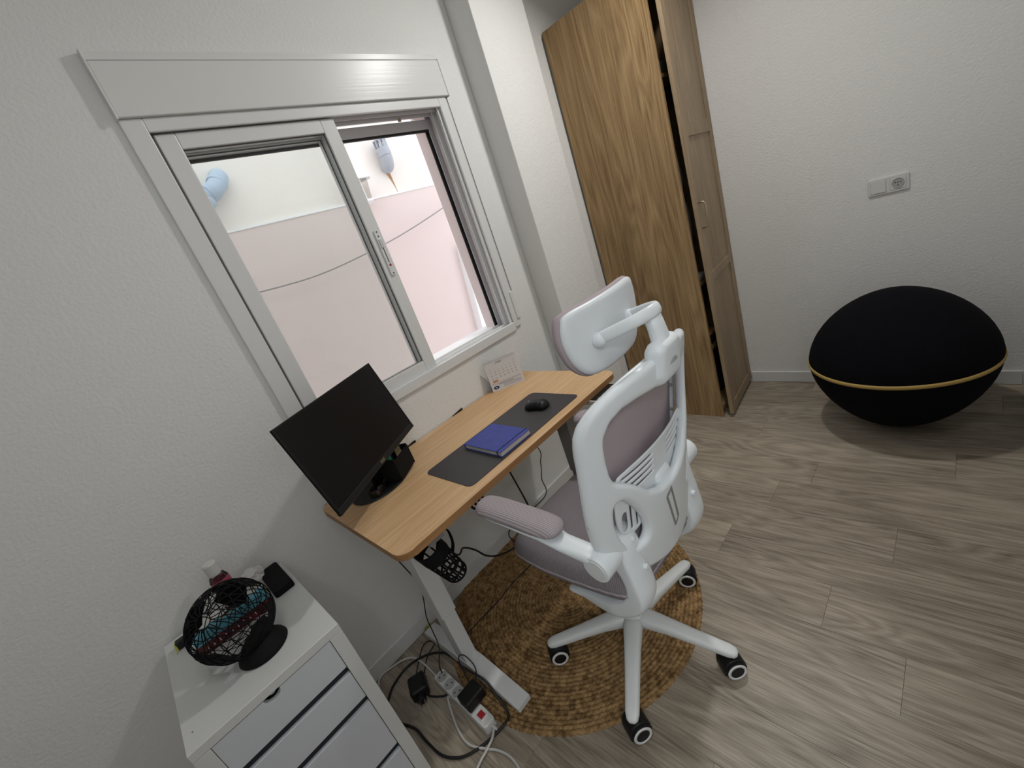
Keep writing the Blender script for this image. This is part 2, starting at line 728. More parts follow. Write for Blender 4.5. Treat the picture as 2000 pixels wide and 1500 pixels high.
M['green'] = mat('green_plastic', (0.03, 0.34, 0.12), 0.5)
M['tan'] = mat('tan_card', (0.36, 0.30, 0.16), 0.8)
M['pinkclip'] = mat('pink_clip', (0.36, 0.10, 0.15), 0.5)
M['darkcloth'] = mat('dark_cloth', (0.012, 0.012, 0.016), 0.95, bump=(30, 0.5, 0.01))
M['greycloth'] = mat('grey_cloth', (0.16, 0.16, 0.15), 0.95, bump=(30, 0.5, 0.01))
M['fill_lens'] = mat('fill_panel_diffuser', (0.9, 0.9, 0.88), 0.4, emit=(1.0, 0.95, 0.87, 1.0))  # diffuser of the two added fill panels
M['lens'] = mat('lamp_diffuser', (0.9, 0.9, 0.88), 0.4, emit=(1.0, 0.95, 0.87, 6.0))


def jute_mat():
    mt = mat('jute_braid', (0.27, 0.17, 0.075), 0.95, spec=0.05)
    nt = mt.node_tree
    N, L = nt.nodes, nt.links
    b = N['Principled BSDF']
    tc = N.new('ShaderNodeTexCoord')
    nz = N.new('ShaderNodeTexNoise')
    nz.inputs['Scale'].default_value = 55
    nz.inputs['Detail'].default_value = 5
    L.new(tc.outputs['Object'], nz.inputs['Vector'])
    cr = N.new('ShaderNodeValToRGB')
    cr.color_ramp.elements[0].position = 0.3
    cr.color_ramp.elements[0].color = lin((100, 76, 48))
    cr.color_ramp.elements[1].position = 0.72
    cr.color_ramp.elements[1].color = lin((184, 150, 106))
    L.new(nz.outputs['Fac'], cr.inputs['Fac'])
    L.new(cr.outputs['Color'], b.inputs['Base Color'])
    n2 = N.new('ShaderNodeTexNoise')
    n2.inputs['Scale'].default_value = 420
    L.new(tc.outputs['Object'], n2.inputs['Vector'])
    bp = N.new('ShaderNodeBump')
    bp.inputs['Strength'].default_value = 0.6
    bp.inputs['Distance'].default_value = 0.002
    L.new(n2.outputs['Fac'], bp.inputs['Height'])
    L.new(bp.outputs['Normal'], b.inputs['Normal'])
    return mt


M['jute'] = jute_mat()

# ------------------------------------------------------------------ the room
XL, XR, YB = -1.35, 2.874, -1.86
WX0, WX1, WZ0, WZ1 = 0.36, 1.575, 1.0, 2.105     # window hole
WT = 0.22                                         # wall thickness
BBH, BBT = 0.074, 0.012

floor = struct(obj('floor', BX(XL - 0.1, XR + 0.1, YB - 0.1, 0.12, -0.08, -0.0125), M['floorbase']))
PW, PL, G_ = 0.18, 1.22, 0.00022
ends = {0.95: -1.55, 1.13: -1.345, 1.31: -0.96, 1.67: -1.06}
plank_cache = {}
x = 1.13 - PW * 14
row = 0
while x < XR:
    x0, x1 = max(x, XL), min(x + PW, XR)
    e = None
    for k_, v_ in ends.items():
        if abs(k_ - x) < 0.01:
            e = v_
    if e is None:
        e = -((row * 0.455 + 0.31) % PL)
    # joints along this row
    js = [0.0]
    j = e
    while j < -0.05:
        j += PL
    while j > YB:
        if -0.02 > j > YB + 0.02:
            js.append(j)
        j -= PL
    js = sorted(set([round(q, 4) for q in js] + [YB]), reverse=True)
    for ya, yb in zip(js[:-1], js[1:]):
        key = (round(x1 - x0, 3), round(ya - yb, 3))
        if key not in plank_cache:
            w_, l_ = key
            bm = new()
            v = [bm.verts.new(p) for p in ((G_, -G_, -0.012), (w_ - G_, -G_, -0.012), (w_ - G_, -l_ + G_, -0.012), (G_, -l_ + G_, -0.012),
                                           (G_, -G_, -0.0006), (w_ - G_, -G_, -0.0006), (w_ - G_, -l_ + G_, -0.0006), (G_, -l_ + G_, -0.0006),
                                           (G_ * 2.5, -G_ * 2.5, 0), (w_ - G_ * 2.5, -G_ * 2.5, 0), (w_ - G_ * 2.5, -l_ + G_ * 2.5, 0), (G_ * 2.5, -l_ + G_ * 2.5, 0))]
            for a in (0, 4):
                for i in range(4):
                    bm.faces.new((v[a + i], v[a + (i + 1) % 4], v[a + 4 + (i + 1) % 4], v[a + 4 + i]))
            bm.faces.new(v[8:12])
            bmesh.ops.recalc_face_normals(bm, faces=bm.faces[:])
            me = bpy.data.meshes.new('plank')
            bm.to_mesh(me)
            bm.free()
            me.materials.append(M['plank'])
            plank_cache[key] = me
        o = bpy.data.objects.new('plank', plank_cache[key])
        COL.objects.link(o)
        o.location = (x0, ya, 0)
        o.parent = floor
    x += PW
    row += 1

struct(obj('ceiling', BX(XL - 0.1, XR + 0.1, YB - 0.1, WT, CEIL, CEIL + 0.1), M['ceiling']))
bm = new()
box(bm, XL - 0.1, WX0, 0, WT, -0.1, CEIL)
box(bm, WX1, XR + 0.1, 0, WT, -0.1, CEIL)
box(bm, WX0, WX1, 0, WT, -0.1, WZ0)
box(bm, WX0, WX1, 0, WT, WZ1, CEIL)
struct(obj('wall_window', bm, M['wall']))
struct(obj('wall_far', BX(XR, XR + 0.1, YB - 0.1, 0, -0.1, CEIL), M['wall']))
bm = new()
GX0, GX1, GZ = -0.48, 0.42, 2.08                  # doorway added behind the camera to let fill light in
box(bm, XL - 0.1, GX0, YB - 0.1, YB, -0.1, CEIL)
box(bm, GX1, XR, YB - 0.1, YB, -0.1, CEIL)
box(bm, GX0, GX1, YB - 0.1, YB, GZ, CEIL)
struct(obj('wall_back', bm, M['wall']))
bm = new()
box(bm, GX0 - 0.06, GX0, YB - 0.112, YB + 0.012, 0, GZ + 0.06, bev=0.003)
box(bm, GX1, GX1 + 0.06, YB - 0.112, YB + 0.012, 0, GZ + 0.06, bev=0.003)
box(bm, GX0, GX1, YB - 0.112, YB + 0.012, GZ, GZ + 0.06, bev=0.003)
struct(obj('trim_2', bm, M['upvc']))
# unseen hallway added beyond it, to carry light onto the chair's back
HYB = -3.05
struct(obj('floor_added_hallway', BX(-1.6, 1.4, HYB, YB - 0.1, -0.08, 0), M['plank']))
struct(obj('ceiling_added_hallway', BX(-1.7, 1.5, HYB - 0.1, YB - 0.1, 2.50, 2.60), M['ceiling']))
struct(obj('wall_added_hallway_back', BX(-1.7, 1.5, HYB - 0.1, HYB, -0.1, 2.5), M['wall']))
struct(obj('wall_added_hallway_left', BX(-1.7, -1.6, HYB, YB - 0.1, -0.1, 2.5), M['wall']))
struct(obj('wall_added_hallway_right', BX(1.4, 1.5, HYB, YB - 0.1, -0.1, 2.5), M['wall']))
struct(obj('wall_left', BX(XL - 0.1, XL, YB, 0, -0.1, CEIL), M['wall']))
PX0, PX1, PD = 1.768, 2.156, 0.142
struct(obj('wall_column', BX(PX0, PX1, -PD, 0, 0, CEIL, bev=0.004, seg=2), M['wall']))

struct(obj('wall_corner', BX(PX1 - 0.01, XR, -0.040, 0, 0, CEIL), M['wall']))


def skirting(name, x0, x1, y0, y1):
    return struct(obj(name, BX(x0, x1, y0, y1, 0, BBH, bev=0.003, seg=1), M['baseboard']))


skirting('baseboard_window', XL, PX0, -BBT, 0)
skirting('baseboard_column', PX0 - BBT, PX1 + BBT, -PD - BBT, -PD)
skirting('baseboard_far', XR - BBT, XR, YB + BBT, -0.655)
skirting('baseboard_back', GX1 + 0.06, XR, YB, YB + BBT)
skirting('baseboard_left', XL, XL + BBT, YB + BBT, -BBT)

# ------------------------------------------------------------------ window
win = bpy.data.objects.new('window_1', None)
COL.objects.link(win)
win.location = (0.965, 0, WZ0)
struct(win)
FY0, FY1 = -0.012, 0.125
# frame: jambs, head, bottom track
bm = new()
box(bm, 0.345, 0.403, FY0, 0.0, 1.0, 2.104, bev=0.003)
box(bm, 0.36, 0.385, 0.0, FY1, 1.0, 2.104)
obj('jamb', bm, M['upvc'], win)
bm = new()
box(bm, 1.53, 1.575, FY0, 0.0, 1.0, 2.104, bev=0.003)
box(bm, 1.545, 1.575, 0.0, FY1, 1.0, 2.104)
obj('jamb', bm, M['upvc'], win)
bm = new()
box(bm, 0.403, 1.53, FY0, 0.0, 2.066, 2.104, bev=0.003)
box(bm, 0.385, 1.545, 0.0, FY1, 2.075, 2.104)
obj('head', bm, M['upvc'], win)
bm = new()
box(bm, 0.403, 1.53, FY0, 0.004, 0.985, 1.030, bev=0.003)
box(bm, 0.385, 1.545, 0.004, FY1, 1.0, 1.018)
obj('bottom_track', bm, M['upvc'], win)
for yy in (0.052, 0.105):
    obj('track_rail', BX(0.385, 1.545, yy, yy + 0.006, 1.018, 1.030), M['upvc'], win)
# right jamb channels seen in the open half
for yy, xx in ((0.004, 1.518), (0.030, 1.535), (0.050, 1.518), (0.058, 1.518), (0.085, 1.535), (0.104, 1.518)):
    obj('jamb_rib', BX(xx, 1.546, yy, yy + 0.005, 1.018, 2.075), M['alu_grey'] if yy > 0.05 else M['upvc'], win)
obj('gasket', BX(1.505, 1.546, 0.116, 0.122, 1.018, 2.04), M['gasket'], win)
obj('jamb_slot', BX(0.386, 0.4125, 0.006, 0.010, 1.03, 2.066), M['slotdark'], win)
for yy, zz in ((0.030, 2.062), (0.058, 2.055)):
    obj('head_rib', BX(0.385, 1.545, yy, yy + 0.005, zz, 2.076), M['alu_grey'], win)
obj('shutter_slat', BX(0.385, 1.545, 0.100, 0.122, 2.017, 2.058, bev=0.003), M['alu_grey'], win)
obj('shutter_slat_seal', BX(0.385, 1.545, 0.106, 0.118, 2.008, 2.017), M['gasket'], win)
obj('latch_stop', BX(1.33, 1.342, 0.052, 0.060, 2.045, 2.058), M['tan'], win)


def sash(x0, x1, y0, y1, mt, br=0.052):
    bm = new()
    sw = 0.056
    z0, z1 = 1.027, 2.064
    box(bm, x0, x0 + sw, y0, y1, z0, z1, bev=0.004)
    obj_s = obj('sash', bm, mt, win)
    for nm, q in (('stile', (x1 - sw, x1, y0, y1, z0, z1)), ('rail', (x0 + sw, x1 - sw, y0, y1, z1 - 0.046, z1)),
                  ('rail', (x0 + sw, x1 - sw, y0, y1, z0, z0 + br))):
        obj(nm, BX(*q, bev=0.003), mt, obj_s)
    ym = (y0 + y1) / 2
    bm = new()
    box(bm, x1 - sw - 0.003, x1 - sw, ym - 0.012, ym - 0.008, z0 + br, z1 - 0.046)
    box(bm, x0 + sw, x1 - sw, ym - 0.012, ym - 0.008, z1 - 0.049, z1 - 0.046)
    box(bm, x0 + sw, x1 - sw, ym - 0.012, ym - 0.008, z0 + br, z0 + br + 0.0015)
    obj('gasket', bm, M['slotdark'], obj_s)
    obj('pane', BX(x0 + sw - 0.01, x1 - sw + 0.01, ym - 0.002, ym + 0.002, z0 + br - 0.005, z1 - 0.04), M['glass'], obj_s)
    return obj_s


s1 = sash(0.4125, 1.0, 0.0035, 0.046, M['upvc'])
s2 = sash(0.4125, 1.008, 0.062, 0.100, M['upvc'], br=0.036)
# sliding latch on the meeting stile
bm = SL(rrect(0.965, 0.988, 1.462, 1.648, 0.005, 3), -0.0005, 0.0045, fmap=lambda a, b, h: (a, h - 0.002, b))
obj('latch_plate', bm, M['upvc'], s1)
obj('latch_slider', BX(0.970, 0.983, -0.006, 0.002, 1.575, 1.612, bev=0.002), M['alu_grey'], s1)
obj('latch_slot', BX(0.9745, 0.9785, -0.0032, 0.002, 1.515, 1.575), M['slotdark'], s1)
obj('latch_mark', BX(0.9725, 0.9815, -0.0034, 0.002, 1.500, 1.509), M['red'], s1)
for zz in (1.640, 1.622, 1.470):
    bm = new()
    cyl(bm, (0.9765, -0.0036, zz), (0.9765, 0.001, zz), 0.0032, 10)
    obj('latch_screw', bm, M['slotdark'], s1)
# roller shutter box above
bm = new()
box(bm, 0.349, 1.590, -0.024, 0.0, 2.104, 2.245, bev=0.003)
sb = obj('shutter_box', bm, M['upvc_box'], win)
obj('lip', BX(0.345, 1.592, -0.020, 0.0, 2.247, 2.270, bev=0.003), M['upvc_box'], sb)
obj('end_cap', BX(0.343, 0.349, -0.026, 0.0, 2.100, 2.272, bev=0.002), M['upvc_box'], sb)
obj('end_cap', BX(1.590, 1.596, -0.026, 0.0, 2.100, 2.250, bev=0.002), M['upvc_box'], sb)
# strap channel and strap box at the right
bm = new()
box(bm, 1.576, 1.590, -0.006, 0.0, 1.165, 2.10)
obj('strap_channel', bm, M['slotdark'], win)
obj('strap', BX(1.5765, 1.583, -0.008, -0.002, 1.16, 2.10), M['alu_grey'], win)
obj('strap_box', BX(1.556, 1.582, -0.020, 0.0, 1.035, 1.185, bev=0.006), M['upvc'], win)
# outside reveal and sill
bm = new()
box(bm, 1.545, 1.576, FY1, WT + 0.02, 0.98, 2.11)
obj('outer_reveal', bm, M['out_reveal'], win)
bm = new()
box(bm, 0.36, 0.385, FY1, WT + 0.02, 0.98, 2.11)
obj('outer_reveal', bm, M['out_reveal'], win)
obj('sill', BX(0.34, 1.60, FY1, 0.30, 0.985, 1.012, bev=0.004), M['out_white'], win)

# ------------------------------------------------------------------ the light well outside
OY = 1.60
LZ = 2.03
struct(obj('wall_outside', BX(-3.0, 6.5, OY + 0.04, OY + 0.25, -1.0, 4.2), M['out_up']))
struct(obj('wall_outside_lower', BX(-3.0, 6.5, OY, OY + 0.04, -1.0, LZ), M['out_low']))
struct(obj('trim_1', BX(-3.0, 6.5, OY - 0.006, OY + 0.04, LZ, LZ + 0.012, bev=0.002), M['out_white']))
struct(obj('ground', BX(-3.0, 6.5, WT, OY + 0.2, -1.1, -1.0), M['out_low']))
struct(obj('wall_outside_right', BX(4.3, 4.5, WT, OY, -1.0, 4.2), M['out_up']))
struct(obj('wall_outside_left', BX(-2.2, -2.0, WT, OY, -1.0, 4.2), M['out_up']))
UY = OY + 0.04


def ow(px, py, y=UY - 0.06):
    return tuple(at(px, py, 1, y))


# bent drain pipe seen through the glass
a0 = ow(425, 348)
a1 = ow(418, 372)
a2 = ow(396, 388)
bp_ = thing('drain_pipe', 'blue-grey plastic pipe elbow coming out of the white outside wall', 'pipe', (a0[0], UY, a0[2]))
path = [(a0[0] + 0.02, UY - 0.0005, a0[2] + 0.02), (a0[0] + 0.01, UY - 0.05, a0[2]), (a1[0], UY - 0.09, a1[2]), (a2[0], UY - 0.09, a2[2]), (a2[0] - 0.30, UY - 0.09, a2[2] - 0.06), (-2.05, UY - 0.09, a2[2] - 0.10)]
obj('elbow', TB(path, 0.052, seg=20, n=10), M['pvcblue'], bp_, smooth=True)
for q0, q1 in ((path[1], path[2]), (path[2], path[3])):
    c_ = (np.array(q0) * 0.5 + np.array(q1) * 0.5)
    d_ = np.array(q1) - np.array(q0)
    d_ /= np.linalg.norm(d_)
    bm = new()
    cyl(bm, c_ - d_ * 0.012, c_ + d_ * 0.012, 0.058, 20, bev=0.004)
    obj('collar', bm, M['pvcblue'], bp_, smooth=False)
# vent pipe with comb-like cap and rust run
v0 = ow(758, 322)
v1 = ow(749, 304)
v2 = ow(742, 291)
vp = thing('vent_pipe', 'grey upturned vent pipe with slotted cap on the outside wall', 'pipe', (v0[0], UY, v0[2]))
obj('elbow', TB([(v0[0], UY - 0.0005, v0[2] - 0.01), (v0[0] - 0.003, UY - 0.05, v0[2] - 0.008), (v0[0] - 0.006, UY - 0.075, v0[2] + 0.035), (v1[0], UY - 0.08, v1[2])],
                [0.035, 0.05, 0.052, 0.052], seg=18, n=8), M['pvc'], vp, smooth=True)
bm = new()
cyl(bm, (v1[0], UY - 0.08, v1[2] - 0.01), (v1[0] - 0.004, UY - 0.08, v1[2] + 0.05), 0.056, 20, bev=0.004)
obj('collar', bm, M['pvc'], vp)
for k in range(9):
    a = 2 * PI * k / 9
    cx_, cy_ = v1[0] - 0.004 + 0.045 * math.cos(a), UY - 0.08 + 0.045 * math.sin(a)
    obj('cap_tooth', BX(cx_ - 0.008, cx_ + 0.008, cy_ - 0.004, cy_ + 0.004, v1[2] + 0.05, v1[2] + 0.105), M['pvc'], vp)
bm = new()
lathe(bm, [(0, 0), (0.05, 0), (0.048, 0.01), (0, 0.014)], (v1[0] - 0.004, UY - 0.08, v1[2] + 0.100), 18)
obj('cap', bm, M['pvc'], vp)
pts = [(v0[0] + q[0], v0[2] + q[1]) for q in ((-0.02, -0.02), (0.025, -0.02), (0.030, -0.09), (0.032, -0.17), (0.034, -0.22), (0.026, -0.16), (0.010, -0.10))]
o = obj('rust_stain', SL(pts, 0, 0.001, fmap=lambda a, b, h: (a, UY - 0.0008 - h, b)), M['rust'], origin=(v0[0], UY, v0[2]))
tag(o, 'brown rust stain running down below the vent pipe', 'stain')
# wall lantern
l0 = ow(708, 352)
l1 = ow(722, 388)
lt = thing('wall_lantern', 'small white wall lantern above the ledge outside', 'lantern', (l0[0], UY, l1[2]))
LX = l0[0] - 0.05
bm = new()
lathe(bm, [(0.012, 0.085), (0.03, 0.075), (0.095, 0.0), (0.095, -0.008), (0.0, -0.008)], (LX, UY - 0.10, l0[2]), 6)
obj('roof', bm, M['out_white'], lt)
bm = new()
lathe(bm, [(0.06, -0.008), (0.045, -0.15), (0.0, -0.15)], (LX, UY - 0.10, l0[2]), 6)
obj('pane', bm, M['clear'], lt)
for k in range(6):
    a = 2 * PI * k / 6
    obj('bar', TB([(LX + 0.062 * math.cos(a), UY - 0.10 + 0.062 * math.sin(a), l0[2] - 0.008), (LX + 0.047 * math.cos(a), UY - 0.10 + 0.047 * math.sin(a), l0[2] - 0.15)], 0.004, seg=6, smooth_path=False), M['out_white'], lt)
bm = new()
lathe(bm, [(0, -0.15), (0.05, -0.15), (0.05, -0.165), (0.02, -0.18), (0, -0.185)], (LX, UY - 0.10, l0[2]), 6)
obj('base', bm, M['out_white'], lt)
obj('bracket', BX(LX - 0.012, LX + 0.012, UY - 0.06, UY, l0[2] - 0.03, l0[2] - 0.012), M['out_white'], lt)
# clothes line
cl = [tuple(at(px, py, 1, OY - 0.05)) for px, py in ((380, 600), (510, 570), (620, 538), (710, 498), (790, 455), (868, 404), (920, 365))]
cl = [(-2.02, OY - 0.05, cl[0][2] + 0.30), (-0.6, OY - 0.05, cl[0][2] + 0.06)] + cl + [(3.4, OY - 0.05, cl[-1][2] + 0.08), (4.32, OY - 0.05, cl[-1][2] + 0.30)]
o = obj('wall_cable', TB(cl, 0.0045, seg=6), M['cord'], origin=cl[0])
tag(o, 'thin grey cable sagging across the pink outside wall', 'cable')
# slanted white duct at the right
w0 = at(899, 478, 1, OY - 0.03)
w1 = at(956, 700, 1, OY - 0.03)
d_ = (w1 - w0)
o = obj('white_duct', BX(-0.05, 0.05, -0.03, 0.03, -np.linalg.norm(d_) - 0.5, 0, bev=0.006,
                         M=Matrix.Translation(Vector(w0)) @ Vector(-d_).to_track_quat('Z', 'Y').to_matrix().to_4x4()), M['out_white'], origin=tuple(w0))
tag(o, 'slanting white duct standing against the pink outside wall', 'duct')

# ------------------------------------------------------------------ ceiling lamp
lamp = thing('ceiling_spotlight', 'small round white ceiling spotlight turned towards the desk', 'lamp', (LAMP_POS[0], LAMP_POS[1], CEIL))
DROP = CEIL - LAMP_POS[2]
bm = new()
lathe(bm, [(0, CEIL), (0.055, CEIL), (0.055, CEIL - 0.008), (0, CEIL - 0.010)], (LAMP_POS[0], LAMP_POS[1], 0), 32)
obj('ceiling_rose', bm, M['upvc'], lamp)
bm = new()
lathe(bm, [(0, CEIL - 0.012), (0.020, CEIL - 0.012), (0.072, CEIL - DROP + 0.018), (0.072, CEIL - DROP + 0.008), (0.064, CEIL - DROP + 0.006), (0.060, CEIL - DROP + 0.012), (0, CEIL - DROP + 0.012)], (LAMP_POS[0], LAMP_POS[1], 0), 32)
hd_ = obj('lamp_head', bm, M['upvc'], lamp)
hd_.rotation_euler = (0, LAMP_TILT, 0)
bm = new()
lathe(bm, [(0, CEIL - DROP + 0.009), (0.060, CEIL - DROP + 0.009), (0.060, CEIL - DROP + 0.011), (0, CEIL - DROP + 0.011)], (LAMP_POS[0], LAMP_POS[1], 0), 32)
df_ = obj('diffuser', bm, M['lens'], lamp)
df_.rotation_euler = (0, LAMP_TILT, 0)
ld = bpy.data.lights.new('lamp_light', 'AREA')
ld.shape = 'DISK'
ld.size = 0.12
ld.energy = LAMP_POWER
ld.color = LAMP_COLOR
lo_ = bpy.data.objects.new('lamp_light', ld)
COL.objects.link(lo_)
lo_.parent = lamp
lo_.rotation_euler = (0, LAMP_TILT, 0)
lo_.location = (-math.sin(LAMP_TILT) * (DROP - 0.005), 0, -math.cos(LAMP_TILT) * (DROP - 0.005))

# fill panel added out of view behind the camera, to brighten the room
LP2 = (0.10, -1.50, CEIL)
fill2 = thing('ceiling_fill_panel', 'large square white fill panel added on the ceiling behind the camera', 'lamp', LP2)
obj('frame', BX(LP2[0] - 0.31, LP2[0] + 0.31, LP2[1] - 0.31, LP2[1] + 0.31, CEIL - 0.030, CEIL, bev=0.003), M['upvc'], fill2)
obj('diffuser', BX(LP2[0] - 0.295, LP2[0] + 0.295, LP2[1] - 0.295, LP2[1] + 0.295, CEIL - 0.031, CEIL - 0.028), M['fill_lens'], fill2)
ld2 = bpy.data.lights.new('panel_fill_light', 'AREA')
ld2.shape = 'SQUARE'
ld2.size = 0.58
ld2.energy = FILL_POWER
ld2.color = FILL_COLOR
lo2 = bpy.data.objects.new('panel_fill_light', ld2)
COL.objects.link(lo2)
lo2.parent = fill2
lo2.location = (0, 0, -0.034)
LP3 = (-0.80, -2.45, 2.50)  # added hallway fill panel, lights the chair's back through the doorway
fill3 = thing('hallway_fill_panel', 'square white fill panel added on the unseen hallway ceiling', 'lamp', LP3)
obj('frame', BX(LP3[0] - 0.27, LP3[0] + 0.27, LP3[1] - 0.27, LP3[1] + 0.27, 2.47, 2.50, bev=0.003), M['upvc'], fill3)
obj('diffuser', BX(LP3[0] - 0.255, LP3[0] + 0.255, LP3[1] - 0.255, LP3[1] + 0.255, 2.469, 2.472), M['fill_lens'], fill3)
ld3 = bpy.data.lights.new('hallway_fill_light', 'AREA')
ld3.shape = 'SQUARE'
ld3.size = 0.50
ld3.energy = HALL_FILL_POWER
ld3.color = FILL_COLOR
lo3 = bpy.data.objects.new('hallway_fill_light', ld3)
COL.objects.link(lo3)
lo3.parent = fill3
lo3.location = (0, 0, -0.034)

# ------------------------------------------------------------------ wardrobe
WXF, WYB, WYF, WH = 2.380, -0.048, -0.627, 2.36
wr = thing('wardrobe', 'tall oak wardrobe with its single door slightly ajar', 'wardrobe', (2.62, -0.34, 0))
T_ = 0.018
obj('side_panel', BX(WXF, WXF + T_, WYF, WYB, 0, WH, bev=0.0012, seg=1), M['oak'], wr)
obj('side_panel', BX(XR - 0.006 - T_, XR - 0.006, WYF, WYB, 0, WH), M['oak'], wr)
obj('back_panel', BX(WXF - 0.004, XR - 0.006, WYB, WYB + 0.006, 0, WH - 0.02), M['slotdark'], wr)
obj('top_panel', BX(WXF + T_, XR - 0.006 - T_, WYF, WYB, WH - T_, WH), M['oak'], wr)
obj('bottom_panel', BX(WXF + T_, XR - 0.006 - T_, WYF, WYB, 0.055, 0.055 + T_), M['oak'], wr)
obj('plinth', BX(WXF + T_, XR - 0.006 - T_, WYF + 0.02, WYF + 0.035, 0, 0.055), M['oak'], wr)
for zz in (0.42, 0.82, 1.9):
    obj('shelf', BX(WXF + T_, XR - 0.006 - T_, WYF + 0.03, WYB, zz, zz + T_), M['oak'], wr)
bm = new()
cyl(bm, (WXF + T_, -0.34, 1.82), (XR - 0.006 - T_, -0.34, 1.82), 0.0125, 14)
obj('clothes_rail', bm, M['chrome'], wr, smooth=False)
# door: local x runs from the hinge (0) to the free edge (DW), local y = outwards
DW, DT = 0.494, 0.020
th = math.radians(4.6)
HX, HY = XR - 0.006, WYF - 0.003
Md = Matrix.Translation((HX, HY, 0)) @ Matrix(((-math.cos(th), math.sin(th), 0, 0), (-math.sin(th), -math.cos(th), 0, 0), (0, 0, 1, 0), (0, 0, 0, 1)))
DZ0, DZ1 = 0.028, WH - 0.012
door = obj('door', BX(0, DW, 0, DT - 0.006, DZ0, DZ1, M=Md), M['oak_door'], wr)
SW = 0.062
for nm, q in (('stile', (0, SW, DZ0, DZ1)), ('stile', (DW - SW, DW, DZ0, DZ1)), ('rail', (SW, DW - SW, DZ0, DZ0 + SW)), ('rail', (SW, DW - SW, DZ1 - SW, DZ1)),
              ('rail', (SW, DW - SW, 0.856, 0.902)), ('rail', (SW, DW - SW, 1.598, 1.662))):
    obj(nm, BX(q[0] + 0.0002, q[1] - 0.0002, DT - 0.006, DT, q[2], q[3], bev=0.0008, seg=1, M=Md), M['oak_door'], door)
hp = [Md @ Vector(p) for p in ((DW - 0.035, DT, 1.278), (DW - 0.035, DT + 0.026, 1.276), (DW - 0.035, DT + 0.030, 1.265), (DW - 0.035, DT + 0.030, 1.16), (DW - 0.035, DT + 0.026, 1.149), (DW - 0.035, DT, 1.147))]
obj('handle', TB([tuple(p) for p in hp], 0.0048, seg=10, smooth_path=False), M['handle'], door, smooth=True)
# things kept inside, seen through the gap


def garment(name, label, mt, x0, x1, y0, y1, z0, z1, seed):
    rnd = random.Random(seed)
    bm = new()
    path, w, h = [], [], []
    cx_, cy_ = (x0 + x1) / 2, (y0 + y1) / 2
    for k in range(9):
        t = k / 8
        path.append((cx_ + rnd.uniform(-.006, .006), cy_ + rnd.uniform(-.01, .01), z1 + (z0 - z1) * t))
        f_ = 0.35 + 0.65 * min(1, t * 4)
        w.append((x1 - x0) / 2 * (0.7 + 0.3 * t) * rnd.uniform(.9, 1.1))
        h.append((y1 - y0) / 2 * f_ * rnd.uniform(.94, 1.06))
    loft(bm, path, (1, 0, 0), w, h, seg=20, power=2.2)
    o_ = obj(name, bm, mt, origin=(cx_, cy_, z0), smooth=True)
    return tag(o_, label, 'clothing')


garment('hanging_jacket', 'black jacket hanging in the wardrobe next to its side panel', M['darkcloth'], 2.410, 2.475, -0.575, -0.12, 0.90, 1.80, 3)
garment('hanging_shirt', 'dark grey shirt hanging behind the black jacket in the wardrobe', M['greycloth'], 2.50, 2.55, -0.57, -0.13, 1.05, 1.80, 5)
bm = new()
box(bm, 2.405, 2.62, -0.58, -0.30, 1.919, 1.99, bev=0.02, seg=3)
tag(obj('folded_blanket', bm, M['greycloth'], origin=(2.5, -.4, 1.919), smooth=True), 'folded grey blanket on the top wardrobe shelf', 'blanket')
bm = new()
box(bm, 2.405, 2.60, -0.585, -0.36, 0.839, 0.878, bev=0.012, seg=3)
tag(obj('folded_towel', bm, M['tissue'], origin=(2.5, -.45, 0.839), smooth=True), 'folded pale towel on the wardrobe shelf below the jacket', 'towel')
sbx = thing('storage_box', 'dark storage box with orange lid low in the wardrobe', 'box', (2.50, -0.46, 0.439))
obj('body', BX(2.410, 2.60, -0.585, -0.30, 0.439, 0.50, bev=0.003), M['darkcloth'], sbx)
obj('lid', BX(2.408, 2.602, -0.588, -0.298, 0.500, 0.515, bev=0.003), M['orange'], sbx)
bm = new()
box(bm, 2.41, 2.64, -0.57, -0.25, 0.0735, 0.26, bev=0.03, seg=3)
tag(obj('dark_bag', bm, M['darkcloth'], origin=(2.5, -.4, 0.0735), smooth=True), 'black cloth bag on the wardrobe bottom panel', 'bag')

# ------------------------------------------------------------------ switch and socket plate
SY0, SY1, SZ0, SZ1 = -1.461, -1.310, 1.034, 1.112
sp = thing('wall_socket', 'white double wall plate with light switch and round power socket', 'socket', (XR, -1.385, 1.034))
bm = SL(rrect(SY0, SY1, SZ0, SZ1, 0.006, 4), 0, 0.009, bev=0.003, fmap=lambda a, b, h: (XR - h, a, b))
obj('plate', bm, M['whiteplug'], sp)
SM = (SY0 + SY1) / 2
for ya, yb in ((SM + 0.0068, SY1 - 0.0098), (SY0 + 0.0098, SM - 0.0068)):
    bm = SL(rrect(ya, yb, SZ0 + 0.0098, SZ1 - 0.0098, 0.003, 3), 0.0085, 0.0093, fmap=lambda a, b, h: (XR - h, a, b))
    obj('joint_line', bm, M['greyplug'], sp)
bm = SL(rrect(SM + 0.008, SY1 - 0.011, SZ0 + 0.011, SZ1 - 0.011, 0.003, 3), 0.009, 0.0125, bev=0.001, fmap=lambda a, b, h: (XR - h, a, b))
obj('rocker', bm, M['whiteplug'], sp)
bm = SL(rrect(SY0 + 0.011, SM - 0.008, SZ0 + 0.011, SZ1 - 0.011, 0.003, 3), 0.009, 0.0110, bev=0.001, fmap=lambda a, b, h: (XR - h, a, b))
sk = obj('socket_insert', bm, M['whiteplug'], sp)
cy_, cz_ = (SY0 + 0.011 + SM - 0.008) / 2, (SZ0 + SZ1) / 2
bm = new()
